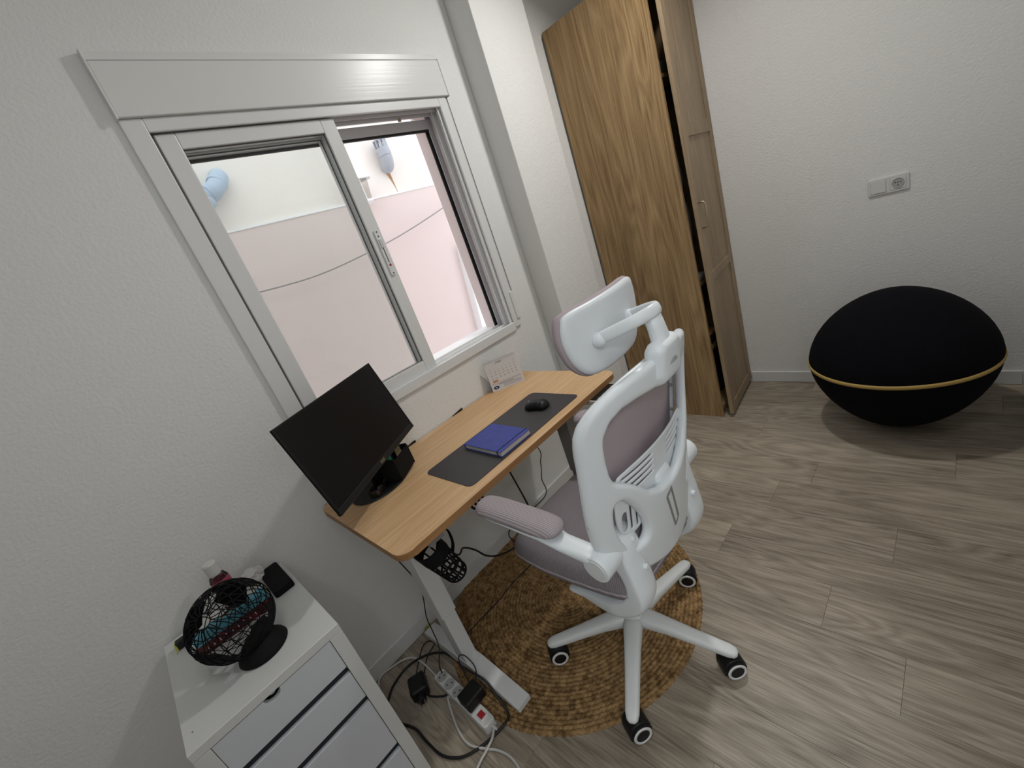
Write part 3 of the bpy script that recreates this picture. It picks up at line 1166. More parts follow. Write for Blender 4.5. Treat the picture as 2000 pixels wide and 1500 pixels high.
lathe(bm, [(0.0205, 0.0), (0.0225, 0.0012), (0.0225, 0.0025), (0.0195, 0.0025), (0.0185, 0.0008), (0, 0.0008)], seg=28,
      M=Matrix.Translation((XR - 0.011, cy_, cz_)) @ Matrix.Rotation(-PI / 2, 4, 'Y'))
obj('socket_well', bm, M['greyplug'], sk)
for dy, dz in ((-0.0095, 0.003), (0.0095, 0.003), (0, 0.003), (0, -0.011)):
    bm = new()
    cyl(bm, (XR - 0.0121, cy_ + dy, cz_ + dz), (XR - 0.010, cy_ + dy, cz_ + dz), 0.0026, 10)
    obj('hole', bm, M['gasket'], sk)

# ------------------------------------------------------------------ ball stool
st = thing('ball_stool', 'large black fabric ball seat with thin gold piping around its middle', 'stool', (2.461, -1.431, 0))
prof = []
r_, he, hu = 0.340, 0.358, 0.322
for k in range(33):
    a = -PI / 2 + PI * k / 32
    c_, s_ = math.cos(a), math.sin(a)
    if s_ < 0:
        prof.append((r_ * abs(c_) ** (2 / 1.72), he - he * abs(s_) ** (2 / 1.72)))
    else:
        prof.append((r_ * abs(c_) ** (2 / 1.8), he + hu * abs(s_) ** (2 / 1.8)))
prof[0] = (0, 0.0)
prof[-1] = (0, he + hu)
bm = new()
lathe(bm, [p for p in prof if p[1] >= he - 0.001], (2.461, -1.431, 0), 72)
obj('upper_cover', bm, M['blackfabric'], st, smooth=True)
bm = new()
lathe(bm, [p for p in prof if p[1] <= he + 0.001], (2.461, -1.431, 0), 72)
obj('lower_cover', bm, M['blackfabric'], st, smooth=True)
bm = new()
lathe(bm, [(r_ - 0.004, he - 0.0095), (r_ + 0.0025, he - 0.0080), (r_ + 0.004, he), (r_ + 0.0025, he + 0.0080), (r_ - 0.004, he + 0.0095)], (2.461, -1.431, 0), 72)
obj('piping', bm, M['gold'], st, smooth=True)

# ------------------------------------------------------------------ jute rug
RX, RY, RR = 0.850, -0.500, 0.532
rug = thing('jute_rug', 'round braided brown jute rug under the office chair', 'rug', (RX, RY, 0))
NR = 36
rw = RR / NR
for k in range(NR):
    rad = (k + 0.5) * rw
    seg_n = max(20, int(2 * PI * rad / 0.0045))
    nb = max(4, int(2 * PI * rad / 0.017))        # braid stitches round this coil
    bm = new()
    rings = []
    SECT = 8
    for i in range(seg_n):
        a = 2 * PI * i / seg_n
        ph = nb * a
        ring = []
        # two lobes crossing over one another like a plait
        off = 0.16 * rw * math.sin(ph)
        for j in range(SECT):
            b_ = PI * j / (SECT - 1)
            lob = 1 + 0.22 * math.sin(ph + (b_ - PI / 2) * 2.2) + 0.10 * math.sin(2 * ph + 1.3 * k)
            rr = rad + off * 0.8 + 0.60 * rw * math.cos(b_)
            zz = 0.0005 + 0.0088 * math.sin(b_) * lob
            ring.append(bm.verts.new((RX + rr * math.cos(a), RY + rr * math.sin(a), zz)))
        rings.append(ring)
    for i in range(seg_n):
        A, B = rings[i], rings[(i + 1) % seg_n]
        for j in range(SECT - 1):
            bm.faces.new((A[j], B[j], B[j + 1], A[j + 1]))
    obj('coil', bm, M['jute'], rug, smooth=True)

# ------------------------------------------------------------------ desk
DX0, DX1, DY0, DY1, DZ = 0.286, 1.446, -0.614, -0.006, 0.780
TT = 0.024
dk = thing('standing_desk', 'height adjustable desk with beech top and white steel legs', 'desk', ((DX0 + DX1) / 2, -0.35, 0))
bm = SL(rrect(DX0, DX1, DY0, DY1, 0.045, 8), DZ - TT, DZ, bev=0.0035)
top = obj('desktop', bm, [M['desk'], M['deskedge']], dk)
for p in top.data.polygons:
    if abs(p.normal.z) < 0.5:
        p.material_index = 1
for lx in (0.410, 1.322):
    bm = new()
    box(bm, lx - 0.032, lx + 0.032, -0.378, -0.302, 0.30, DZ - TT - 0.03, bev=0.004)
    lg = obj('leg', bm, M['steel_white'] if lx < 1 else M['steel_grey'], dk)
    obj('inner_tube', BX(lx - 0.027, lx + 0.027, -0.373, -0.307, 0.06, 0.30, bev=0.003), M['steel_white'] if lx < 1 else M['steel_grey'], lg)
    # foot: flat bar, sloping towards both ends
    pts = [(-0.640, 0.0135), (-0.640, 0.032), (-0.40, 0.066), (-0.28, 0.066), (-0.055, 0.036), (-0.055, 0.0135)]
    bm = SL(pts, lx - 0.030, lx + 0.030, bev=0.004, fmap=lambda a, b, h: (h, a, b))
    obj('foot', bm, M['steel_white'], lg)
    for yy in (-0.60, -0.09):
        bm = new()
        cyl(bm, (lx, yy, 0.0105), (lx, yy, 0.0145), 0.018, 16)
        obj('glide', bm, M['blackplastic'], lg)
    obj('support_arm', BX(lx - 0.028, lx + 0.028, -0.585, -0.035, DZ - TT - 0.034, DZ - TT, bev=0.003), M['steel_grey'], lg)
for yy in (-0.42, -0.27):
    obj('crossbar', BX(0.438, 1.294, yy - 0.016, yy + 0.016, DZ - TT - 0.034, DZ - TT - 0.004, bev=0.002), M['steel_white'], dk)
# control panel
pn = obj('control_panel', BX(1.215, 1.372, -0.676, -0.560, DZ - TT - 0.020, DZ - TT - 0.0005, bev=0.004), M['whiteplug'], dk)
bm = SL(rrect(1.222, 1.365, -0.648, -0.575, 0.008, 4), DZ - TT - 0.001, DZ - TT + 0.0012, fmap=lambda a, b, h: (a, b, h - 0.0008))
obj('control_face', BX(1.2190, 1.3680, -0.6735, -0.600, DZ - TT - 0.0185, DZ - TT + 0.0004, bev=0.003), M['blackplastic'], pn)
bm.free()
for k in range(4):
    xx = 1.242 + k * 0.034
    bm = new()
    cyl(bm, (xx, -0.645, DZ - TT - 0.001), (xx, -0.645, DZ - TT + 0.0010), 0.0050, 12)
    obj('button', bm, M['greyplug'], pn)
# hook comb under the front edge
hk = obj('cable_comb', BX(0.555, 0.615, -0.592, -0.560, DZ - TT - 0.008, DZ - TT - 0.0005), M['blackplastic'], dk)
for k in range(4):
    xx = 0.558 + k * 0.0165
    obj('hook', TB([(xx + 0.003, -0.575, DZ - TT - 0.006), (xx + 0.003, -0.580, DZ - TT - 0.026), (xx + 0.003, -0.620, DZ - TT - 0.030), (xx + 0.003, -0.632, DZ - TT - 0.014)], 0.0045, seg=6), M['blackplastic'], hk)
# cable clips on the back edge
for xa, xb in ((0.685, 0.745), (0.965, 1.030)):
    bm = SL([(xa, DZ - 0.03), (xb, DZ - 0.03), (xb, DZ + 0.009), (xb - 0.010, DZ + 0.009), (xa, DZ + 0.002)], -0.0050, -0.0005, fmap=lambda a, b, h: (a, h, b))
    obj('cable_clip', bm, M['blackplastic'], dk)

# ------------------------------------------------------------------ desk mat, notebook, mouse, calendar
bm = SL(rrect(0.592, 1.218, -0.570, -0.299, 0.022, 5), DZ, DZ + 0.0022, bev=0.0006, seg=1)
tag(obj('desk_mat', bm, M['mat_dark'], origin=(0.9, -0.435, DZ)), 'dark grey leatherette desk mat on the desktop', 'desk mat')
ZM = DZ + 0.0022
nbk = thing('notebook', 'closed blue hardcover notebook with elastic band on the desk mat', 'notebook', (0.835, -0.455, ZM))
bang = math.radians(2.0)
Mn = Matrix.Translation((0.838, -0.452, ZM)) @ Matrix.Rotation(math.radians(-1.5), 4, 'Z')
NW, ND, NT = 0.078, 0.108, 0.021
bm = SL(rrect(-NW, NW, -ND, ND, 0.006, 4), 0, 0.0028, bev=0.0008, seg=1)
bmesh.ops.transform(bm, matrix=Mn, verts=bm.verts[:])
obj('back_cover', bm, M['blue'], nbk)
bm = SL(rrect(-NW, NW, -ND, ND, 0.006, 4), NT - 0.0028, NT, bev=0.0010, seg=1)
bmesh.ops.transform(bm, matrix=Mn, verts=bm.verts[:])
obj('front_cover', bm, M['blue'], nbk)
bm = new()
box(bm, -NW + 0.003, NW - 0.003, -ND + 0.003, ND - 0.003, 0.0028, NT - 0.0028, M=Mn)
obj('pages', bm, M['paper'], nbk)
obj('spine', BX(-NW, NW, ND - 0.003, ND + 0.0012, 0.0006, NT - 0.0006, bev=0.001, seg=1, M=Mn), M['blue'], nbk)
bm = new()
for q in ((-NW - 0.001, NW + 0.001, NT - 0.0002, NT + 0.0012), (-NW - 0.001, NW + 0.001, 0.0, 0.0004)):
    pass
box(bm, -NW - 0.0012, NW + 0.0012, -ND + 0.018, -ND + 0.023, NT, NT + 0.001, M=Mn)
box(bm, -NW - 0.0012, -NW, -ND + 0.018, -ND + 0.023, 0.0002, NT + 0.001, M=Mn)
box(bm, NW, NW + 0.0012, -ND + 0.018, -ND + 0.023, 0.0002, NT + 0.001, M=Mn)
obj('elastic_band', bm, M['darkblue'], nbk)

ms = thing('computer_mouse', 'black wireless mouse on the desk mat', 'mouse', (1.095, -0.440, ZM))
Mm = Matrix.Translation((1.093, -0.440, ZM)) @ Matrix.Rotation(math.radians(12), 4, 'Z')
out = catmull([(0.0, 0.052), (-0.024, 0.046), (-0.031, 0.02), (-0.027, -0.012), (-0.032, -0.038), (-0.018, -0.053), (0.0, -0.056), (0.018, -0.053), (0.032, -0.038), (0.027, -0.012), (0.031, 0.02), (0.024, 0.046)], 4, True)


def mouse_map(a, b, h):
    hump = 0.68 + 0.32 * math.cos((b + 0.012) / 0.060 * 1.2)
    return Mm @ Vector((a, b, 0.006 + (h * hump if h > 0 else h)))


bm = inflate(out, [], mouse_map, 0.031, 0.004, 0.030, 0.004)
obj('shell', bm, M['blackplastic'], ms, smooth=True)
bm = new()
cyl(bm, Mm @ Vector((-0.003, 0.030, 0.027)), Mm @ Vector((0.003, 0.030, 0.027)), 0.0065, 16)
obj('scroll_wheel', bm, M['greyplug'], ms)

# desk calendar: tent of card with spiral, printed face towards the room
cA = np.array(at(964, 767, 2, DZ))
cB = np.array(at(1026, 742, 2, DZ))
ex = (cB - cA)
CW = np.linalg.norm(ex)
ex /= CW
ez = np.array([0, 0, 1.0])
nrm = np.cross(ex, ez)
if nrm[1] > 0:
    nrm = -nrm
CH = 0.150
lean = 0.20
upv = ez * math.cos(lean) - nrm * math.sin(lean)
mid = (cA + cB) / 2
calr = thing('desk_calendar', 'small white tent calendar with spiral binding at the back of the desk', 'calendar', (float(mid[0]), float(mid[1]), DZ))


def cp(a, b, h):
    """a across 0..1, b up 0..1, h out of the face in metres"""
    nn = np.cross(ex, upv)
    if nn[1] > 0:
        nn = -nn
    return tuple(cA + ex * a * CW + upv * b * CH + nn * h)


def csl(a0, a1, b0, b1, h0, h1):
    return SL([(a0, b0), (a1, b0), (a1, b1), (a0, b1)], h0, h1, fmap=cp)


pg = obj('page', csl(0, 1, 0, 1, 0, 0.0012), M['card'], calr)
apex = np.array(cp(0, 1, 0))
backf = cA - nrm * 0.075
bm = new()
vv = [bm.verts.new(q) for q in (apex, apex + ex * CW, backf + ex * CW, backf)]
bm.faces.new(vv)
r = bmesh.ops.solidify(bm, geom=bm.faces[:], thickness=0.0012)
obj('back_card', bm, M['card'], calr)
bm = new()
vv = [bm.verts.new(q) for q in (cA + ez * 0.0004, cA + ex * CW + ez * 0.0004, backf + ex * CW + ez * 0.0004, backf + ez * 0.0004)]
bm.faces.new(vv)
bmesh.ops.solidify(bm, geom=bm.faces[:], thickness=0.0010)
obj('foot_card', bm, M['card'], calr)
bm = new()
for k in range(22):
    a = 0.04 + 0.92 * k / 21
    c_ = np.array(cp(a, 1.0, 0))
    ring = []
    nn = np.array(cp(0, 0, 1)) - np.array(cp(0, 0, 0))
    for j in range(8):
        t = 2 * PI * j / 8
        ring.append(c_ + nn * 0.0045 * math.cos(t) + upv * 0.0045 * math.sin(t))
    tube(bm, ring, 0.0007, seg=5, closed=True, smooth_path=False)
obj('spiral', bm, M['greyplug'], calr)
# print: month heading, day grid, orange mark, logo
nn = np.array(cp(0, 0, 1)) - np.array(cp(0, 0, 0))


def face_matrix(a, b, h=0.0013):
    c_ = cp(a, b, h)
    mm = Matrix.Identity(4)
    for i in range(3):
        mm[i][0] = ex[i]
        mm[i][1] = upv[i]
        mm[i][2] = nn[i]
        mm[i][3] = c_[i]
    return mm


obj('month_heading', text_mesh('JUNIO', 0.0115, face_matrix(0.45, 0.90)), M['ink'], pg)
bm = new()
for q in ((0.26,), (0.225,)):
    slab(bm, [(0.06, q[0]), (0.94, q[0]), (0.94, q[0] + 0.006), (0.06, q[0] + 0.006)], 0.0011, 0.0015, fmap=cp)
for k in range(3):
    slab(bm, [(0.36, 0.07 + k * 0.04), (0.92, 0.07 + k * 0.04), (0.92, 0.078 + k * 0.04), (0.36, 0.078 + k * 0.04)], 0.0011, 0.0015, fmap=cp)
slab(bm, [(0.24, 0.185), (0.70, 0.185), (0.70, 0.200), (0.24, 0.200)], 0.0011, 0.0015, fmap=cp)
obj('ruled_lines', bm, M['ink'], pg)
day = 1
for row_ in range(6):
    for c_ in range(7):
        if row_ == 0 and c_ < 6:
            continue
        if day > 30:
            break
        obj('day_number', text_mesh(str(day), 0.0072, face_matrix(0.13 + c_ * 0.122, 0.80 - row_ * 0.095)), M['ink'], pg)
        day += 1
obj('marked_day', csl(0.10, 0.26, 0.290, 0.360, 0.0011, 0.0014), M['orange'], pg)
bm = SL([(0.14 + 0.085 * math.cos(t), 0.115 + 0.055 * math.sin(t)) for t in [2 * PI * k / 20 for k in range(20)]], 0.0011, 0.0014, fmap=cp)
obj('logo_oval', bm, M['navy'], pg)
obj('logo_mark', BX(-0.006, 0.006, -0.0018, 0.0018, 0, 0.0003, M=face_matrix(0.14, 0.115, 0.0015)), M['card'], pg)

# ------------------------------------------------------------------ monitor
KM = 1.03
BLc = CAM + KM * (np.array([0.2384, -0.4937, 0.9317]) - CAM)
BRc = CAM + KM * (np.array([0.6818, -0.1858, 0.9177]) - CAM)
TLc = CAM + KM * (np.array([0.2371, -0.4161, 1.2173]) - CAM)
wv_ = BRc - BLc
MW = np.linalg.norm(wv_)
ux = wv_ / MW
hv = TLc - BLc
hv = hv - ux * (hv @ ux)
MH = np.linalg.norm(hv)
uz = hv / MH
un = np.cross(ux, uz)          # out of the screen
if un[1] > 0:
    un = -un
Mmon = Matrix.Identity(4)
for i in range(3):
    Mmon[i][0] = ux[i]
    Mmon[i][1] = uz[i]
    Mmon[i][2] = un[i]
    Mmon[i][3] = BLc[i]
NB = np.array([0.490, -0.135])     # stand base centre
mon = thing('computer_monitor', 'black flat monitor switched off on an oval stand', 'monitor', (float(NB[0]), float(NB[1]), DZ))
hsg = obj('housing', BX(0, MW, 0, MH, -0.011, -0.004, bev=0.0015, seg=1, M=Mmon), M['blackmatte'], mon)
obj('back_hump', BX(0.10, MW - 0.10, 0.04, MH - 0.06, -0.044, -0.008, bev=0.014, seg=3, M=Mmon), M['blackmatte'], hsg)
bz = new()
box(bz, 0, MW, 0, 0.020, -0.004, 0.002, bev=0.0015, seg=1, M=Mmon)
obj('lower_bezel', bz, M['blackplastic'], mon)
bz = new()
box(bz, 0, 0.004, 0.020, MH, -0.004, 0.0005, M=Mmon)
box(bz, MW - 0.004, MW, 0.020, MH, -0.004, 0.0005, M=Mmon)
box(bz, 0.004, MW - 0.004, MH - 0.004, MH, -0.004, 0.0005, M=Mmon)
obj('bezel', bz, M['blackplastic'], mon)
obj('screen', BX(0.004, MW - 0.004, 0.020, MH - 0.004, -0.004, -0.0005, M=Mmon), M['screen'], mon)
obj('brand_name', text_mesh('ASUS', 0.013, Mmon @ Matrix.Translation((MW / 2, 0.010, 0.0022))), M['tan'], mon)
ncen = BLc + ux * MW / 2 + uz * 0.10 - un * 0.038
obj('neck', loft(new(), [(NB[0], NB[1], DZ + 0.008), (NB[0] * 0.75 + ncen[0] * 0.25, NB[1] * 0.75 + ncen[1] * 0.25, DZ + 0.06), (NB[0] * 0.35 + ncen[0] * 0.65, NB[1] * 0.35 + ncen[1] * 0.65, DZ + 0.12), tuple(ncen + un * 0.012)],
                tuple(ux), [0.040, 0.034, 0.032, 0.032], [0.016, 0.014, 0.012, 0.012], seg=16), M['blackplastic'], mon, smooth=True)
bm = new()
prof = [(0, 0), (0.124, 0), (0.128, 0.003), (0.126, 0.007), (0.116, 0.010), (0.0, 0.012)]
Mb = Matrix.Translation((NB[0], NB[1], DZ)) @ Matrix.Rotation(math.atan2(ux[1], ux[0]), 4, 'Z') @ Matrix.Diagonal((1.08, 0.86, 1, 1))
lathe(bm, prof, seg=48, M=Mb)
obj('stand_base', bm, M['blackplastic'], mon, smooth=False)

# pencil box standing on the monitor foot
ob = thing('pencil_box', 'black open pencil box leaning on the monitor foot', 'pencil box', (0.565, -0.165, DZ + 0.012))
Mo = Matrix.Translation((0.556, -0.190, DZ + 0.0125)) @ Matrix.Rotation(math.radians(33), 4, 'Z') @ Matrix.Diagonal((1.25, 1.15, 1.0, 1))
for q in ((-0.048, 0.048, -0.030, -0.027, 0, 0.078), (-0.048, 0.048, 0.027, 0.030, 0, 0.095), (-0.048, -0.045, -0.027, 0.027, 0, 0.085), (0.045, 0.048, -0.027, 0.027, 0, 0.085)):
    obj('wall', BX(*q, M=Mo), M['blackmatte'], ob)
obj('bottom', BX(-0.045, 0.045, -0.027, 0.027, 0, 0.003, M=Mo), M['blackmatte'], ob)


def pen(name, label, mt, p, d, L_, r_, cat='pen', grp=None):
    d = np.array(d, float)
    d /= np.linalg.norm(d)
    p = np.array(p, float)
    t_ = thing(name, label, cat, tuple(p), grp)
    bm = new()
    cyl(bm, p, p + d * L_ * 0.72, r_, 12, bev=r_ * 0.3)
    obj('barrel', bm, mt, t_, smooth=False)
    bm = new()
    cyl(bm, p + d * L_ * 0.70, p + d * L_, r_ * 1.12, 12, bev=r_ * 0.35)
    obj('cap', bm, mt, t_, smooth=False)
    return t_


def mo(a, b, c):
    return tuple(Mo @ Vector((a, b, c)))


pen('green_marker', 'green marker standing in the black pencil box', M['green'], mo(-0.014, -0.002, 0.005), (-0.20, -0.22, 1.0), 0.112, 0.0075)
pen('blue_pen', 'dark blue pen standing in the black pencil box', M['navy'], mo(0.002, 0.004, 0.005), (-0.16, -0.18, 1.0), 0.118, 0.0052)
bm = BX(0.004, 0.034, -0.010, -0.008, 0.004, 0.112, M=Mo)
tag(obj('tan_card', bm, M['tan'], origin=mo(0.018, -0.009, 0.004)), 'tan paper slip standing in the black pencil box', 'card')
# clear tray with clips, left of the pencil box
Mt = Matrix.Translation((0.448, -0.212, DZ + 0.0115)) @ Matrix.Rotation(math.radians(32), 4, 'Z')
ty = thing('clip_tray', 'small clear plastic tray of clips on the monitor foot', 'tray', (0.445, -0.205, DZ + 0.0115))
for q in ((-0.036, 0.036, -0.022, -0.0205, 0, 0.022), (-0.036, 0.036, 0.0205, 0.022, 0, 0.022), (-0.036, -0.0345, -0.0205, 0.0205, 0, 0.022), (0.0345, 0.036, -0.0205, 0.0205, 0, 0.022)):
    obj('wall', BX(*q, M=Mt), M['clear'], ty)
obj('bottom', BX(-0.0345, 0.0345, -0.0205, 0.0205, 0, 0.0015, M=Mt), M['blackplastic'], ty)
for nm, lb, mt_, q in (('pink_clip', 'pink plastic clip in the clear tray', M['pinkclip'], (-0.026, 0.002, -0.014, -0.004, 0.002, 0.012)),
                       ('metal_clip', 'silver metal clip in the clear tray', M['chrome'], (0.006, 0.030, 0.002, 0.012, 0.002, 0.009)),
                       ('violet_clip', 'dark violet clip in the clear tray', M['navy'], (-0.020, 0.004, 0.004, 0.016, 0.002, 0.010))):
    bm = SL([(q[0], q[4]), (q[1], q[4]), (q[1], q[4] + 0.002), (q[0] + 0.006, q[5]), (q[0], q[5])], q[2], q[3], fmap=lambda a, b, h: tuple(Mt @ Vector((a, h, b))))
    tag(obj(nm, bm, mt_, origin=tuple(Mt @ Vector((q[0], q[2], q[4])))), lb, 'clip')

# ------------------------------------------------------------------ drawer unit
AX0, AX1, AY0, AY1, AZ = -0.266, 0.094, -0.524, -0.014, 0.700
du = thing('drawer_unit', 'white lacquered drawer unit beside the desk', 'drawer unit', ((AX0 + AX1) / 2, (AY0 + AY1) / 2, 0))
obj('top_panel', BX(AX0, AX1, AY0, AY1, AZ - 0.025, AZ, bev=0.0012, seg=1), M['drawer'], du)
obj('side_panel', BX(AX0, AX0 + 0.035, AY0, AY1, 0, AZ - 0.0255, bev=0.001, seg=1), M['drawer'], du)
obj('side_panel', BX(AX1 - 0.035, AX1, AY0, AY1, 0, AZ - 0.0255, bev=0.001, seg=1), M['drawer'], du)
obj('back_panel', BX(AX0 + 0.035, AX1 - 0.035, AY1 - 0.006, AY1, 0, AZ - 0.0255), M['drawer'], du)
obj('inner_shade', BX(AX0 + 0.0355, AX1 - 0.0355, AY0 + 0.06, AY0 + 0.064, 0.02, AZ - 0.026), M['drawer_gap'], du)  # near-black sheet put in as the shade seen through the gaps
IX0, IX1 = AX0 + 0.0365, AX1 - 0.0365
for za, zb in ((0.575, 0.6735), (0.455, 0.552), (0.243, 0.432), (0.030, 0.220)):
    if zb > 0.67:
        hx = -0.096
        pts = [(IX0, za), (IX1, za), (IX1, zb), (hx + 0.020, zb)] + [(hx + 0.020 * math.cos(t), zb - 0.020 * math.sin(t)) for t in [PI * k / 10 for k in range(1, 10)]] + [(hx - 0.020, zb), (IX0, zb)]
        bm = SL(pts, AY0 + 0.001, AY0 + 0.016, fmap=lambda a, b, h: (a, h, b))
    else:
        bm = BX(IX0, IX1, AY0 + 0.001, AY0 + 0.016, za, zb, bev=0.001, seg=1)
    d_ = obj('drawer', bm, M['drawer_front'], du)
    # drawer box, and a near-black strip painted as shade in the gap below
    obj('drawer_box', BX(IX0 + 0.004, IX1 - 0.004, AY0 + 0.016, AY0 + 0.055, za + 0.004, zb - 0.030), M['drawer_gap'], d_)
    obj('gap_shade', BX(IX0, IX1, AY0 + 0.012, AY0 + 0.018, za - 0.0225, za + 0.001), M['drawer_gap'], d_)
bm = new()
cyl(bm, (-0.094, AY0 + 0.020, 0.666), (-0.094, AY0 + 0.050, 0.666), 0.009, 16)
obj('lock', bm, M['chrome'], du)
for sx_, sy_ in ((AX0 + 0.02, AY0 + 0.06), (AX0 + 0.028, AY1 - 0.09)):
    bm = new()
    cyl(bm, (sx_, sy_, AZ), (sx_, sy_, AZ + 0.0004), 0.002, 8)
    obj('mark', bm, M['slotdark'], du)

# ------------------------------------------------------------------ wire globe
GC = np.array([-0.083, -0.350, AZ + 0.108])
GR = 0.100
gb = thing('wire_globe', 'black wire globe with solid continents on the drawer unit', 'globe', (float(GC[0]), float(GC[1]), AZ))
ico = new()
bmesh.ops.create_icosphere(ico, subdivisions=3, radius=1.0)
rnd = random.Random(11)
ico.verts.ensure_lookup_table()
for v in ico.verts:
    v.co += Vector((rnd.uniform(-1, 1), rnd.uniform(-1, 1), rnd.uniform(-1, 1))) * 0.028
    v.co.normalize()


def blob(d):
    # rounded land masses as unions of caps (direction, cosine)
    caps = (((-0.86, 0.30, 0.42), 0.90), ((-0.66, 0.62, 0.42), 0.91), ((-0.80, -0.30, -0.50), 0.88), ((-0.62, -0.62, -0.42), 0.92),
            ((0.35, 0.55, 0.75), 0.90), ((0.66, 0.40, 0.62), 0.90), ((0.72, 0.15, 0.66), 0.93), ((0.85, -0.25, -0.30), 0.92), ((0.30, 0.90, 0.2), 0.92),
            ((0.30, -0.62, -0.72), 0.90), ((0.45, -0.74, -0.50), 0.91), ((-0.15, 0.1, 0.98), 0.97))
    for c, k in caps:
        c = Vector(c).normalized()
        if d.dot(c) > k:
            return True
    return False


land = new()
vm = {}
landfaces = [f for f in ico.faces if blob(f.calc_center_median().normalized())]
for f in landfaces:
    q = []
    for v in f.verts:
        if v.index not in vm:
            vm[v.index] = land.verts.new(Vector(GC) + v.co * GR)
        q.append(vm[v.index])
    land.faces.new(q)
bmesh.ops.recalc_face_normals(land, faces=land.faces[:])
bmesh.ops.solidify(land, geom=land.faces[:], thickness=0.0022)
obj('continents', land, M['blackmatte'], gb)
wires = new()
Rt = Matrix.Rotation(math.radians(38), 3, 'X') @ Matrix.Rotation(math.radians(-24), 3, 'Y')


def gp(lat, lon, k=1.0):
    return Vector(GC) + (Rt @ Vector((math.cos(lat) * math.cos(lon), math.cos(lat) * math.sin(lon), math.sin(lat)))) * GR * k


LATS = [math.radians(q) for q in (-66, -50, -34, -17, 0, 17, 34, 50, 66, 80)]
for lat in LATS:
    n_ = 48
    tube(wires, [gp(lat, 2 * PI * k / n_) for k in range(n_)], 0.0013, seg=5, closed=True, smooth_path=False)
for k in range(22):
    lon = 2 * PI * k / 22
    tube(wires, [gp(math.radians(-80 + 160 * j / 24), lon + 0.05 * math.sin(j * 0.9 + k)) for j in range(25)], 0.0013, seg=5, smooth_path=False, caps=False)
    # short slanting ties that break the cells up
    for j in range(len(LATS) - 1):
        if rnd.random() < 0.45:
            l0, l1 = (0, 1) if rnd.random() < 0.5 else (1, 0)
            tube(wires, [gp(LATS[j], lon + l0 * 2 * PI / 22), gp(LATS[j + 1], lon + l1 * 2 * PI / 22)], 0.0012, seg=4, smooth_path=False, caps=False)
obj('wire_mesh', wires, M['blackmatte'], gb)
ico.free()
bm = new()
lathe(bm, [(0, 0), (0.060, 0), (0.063, 0.004), (0.060, 0.012), (0.045, 0.030), (0.030, 0.044), (0.012, 0.050), (0, 0.051)], (-0.062, -0.385, AZ), 32)
obj('stand', bm, M['blackmatte'], gb, smooth=True)

# ------------------------------------------------------------------ other things on the drawer unit
ph = thing('phone_case', 'black flat phone case lying by the wall on the drawer unit', 'phone case', (0.060, -0.13, AZ))
bm = SL(rrect(0.022, 0.082, -0.215, -0.030, 0.010, 4), AZ, AZ + 0.018, bev=0.003)
obj('case', bm, M['blackmatte'], ph)
obj('flap', SL(rrect(0.0225, 0.0815, -0.2145, -0.0305, 0.010, 4), AZ + 0.0182, AZ + 0.022, bev=0.001, seg=1), M['blackmatte'], ph)
# packet: pale top, sky-blue band, maroon side
pk = thing('packet_box', 'long blue, maroon and white packet behind the wire globe', 'box', (-0.09, -0.19, AZ))
Mp = Matrix.Translation((-0.085, -0.185, AZ)) @ Matrix.Rotation(math.radians(-3), 4, 'Z')
PWx, PDy, PHz = 0.098, 0.042, 0.060
obj('carton', BX(-PWx, PWx, -PDy, PDy, 0.0005, PHz, bev=0.0015, seg=1, M=Mp), M['tissue'], pk)
obj('maroon_band', BX(-PWx - 0.0006, PWx + 0.0006, -PDy - 0.0008, -PDy + 0.004, 0.001, 0.034, M=Mp), M['maroon'], pk)
obj('blue_band', BX(-PWx - 0.0006, PWx + 0.0006, -PDy - 0.0009, -PDy + 0.004, 0.034, PHz, M=Mp), M['skyblue'], pk)
obj('blue_top', BX(-PWx - 0.0005, PWx + 0.0005, -PDy - 0.0007, -PDy + 0.030, PHz - 0.002, PHz + 0.0008, M=Mp), M['skyblue'], pk)
for k in range(9):
    xx = -0.080 + k * 0.016
    obj('letter_mark', BX(xx, xx + 0.0025, -PDy - 0.0013, -PDy, 0.012, 0.022, M=Mp), M['tissue'], pk)
for k in range(3):
    xx = -0.02 + k * 0.014
    obj('yellow_mark', BX(xx, xx + 0.004, -PDy + 0.002, -PDy + 0.032, PHz, PHz + 0.0012, M=Mp), M['orange'], pk)
# crumpled tissue
bm = new()
bmesh.ops.create_icosphere(bm, subdivisions=3, radius=1.0)
rnd = random.Random(5)
for v in bm.verts:
    k = 0.75 + 0.45 * abs(math.sin(v.co.x * 5.1 + v.co.z * 3.7) * math.cos(v.co.y * 4.3 - v.co.x * 2.0)) + rnd.uniform(-0.05, 0.05)
    v.co = Vector((v.co.x * 0.030 * k, v.co.y * 0.036 * k, v.co.z * 0.024 * k))
    v.co += Vector((0.008, -0.110, AZ + PHz + 0.024))
zmin = min(v.co.z for v in bm.verts)
for v in bm.verts:
    v.co.z += AZ + PHz + 0.0009 - zmin
    v.co.y += -0.045
tag(obj('crumpled_tissue', bm, M['tissue'], origin=(-0.016, -0.17, AZ + PHz)), 'crumpled white tissue resting on the blue and maroon packet', 'tissue')
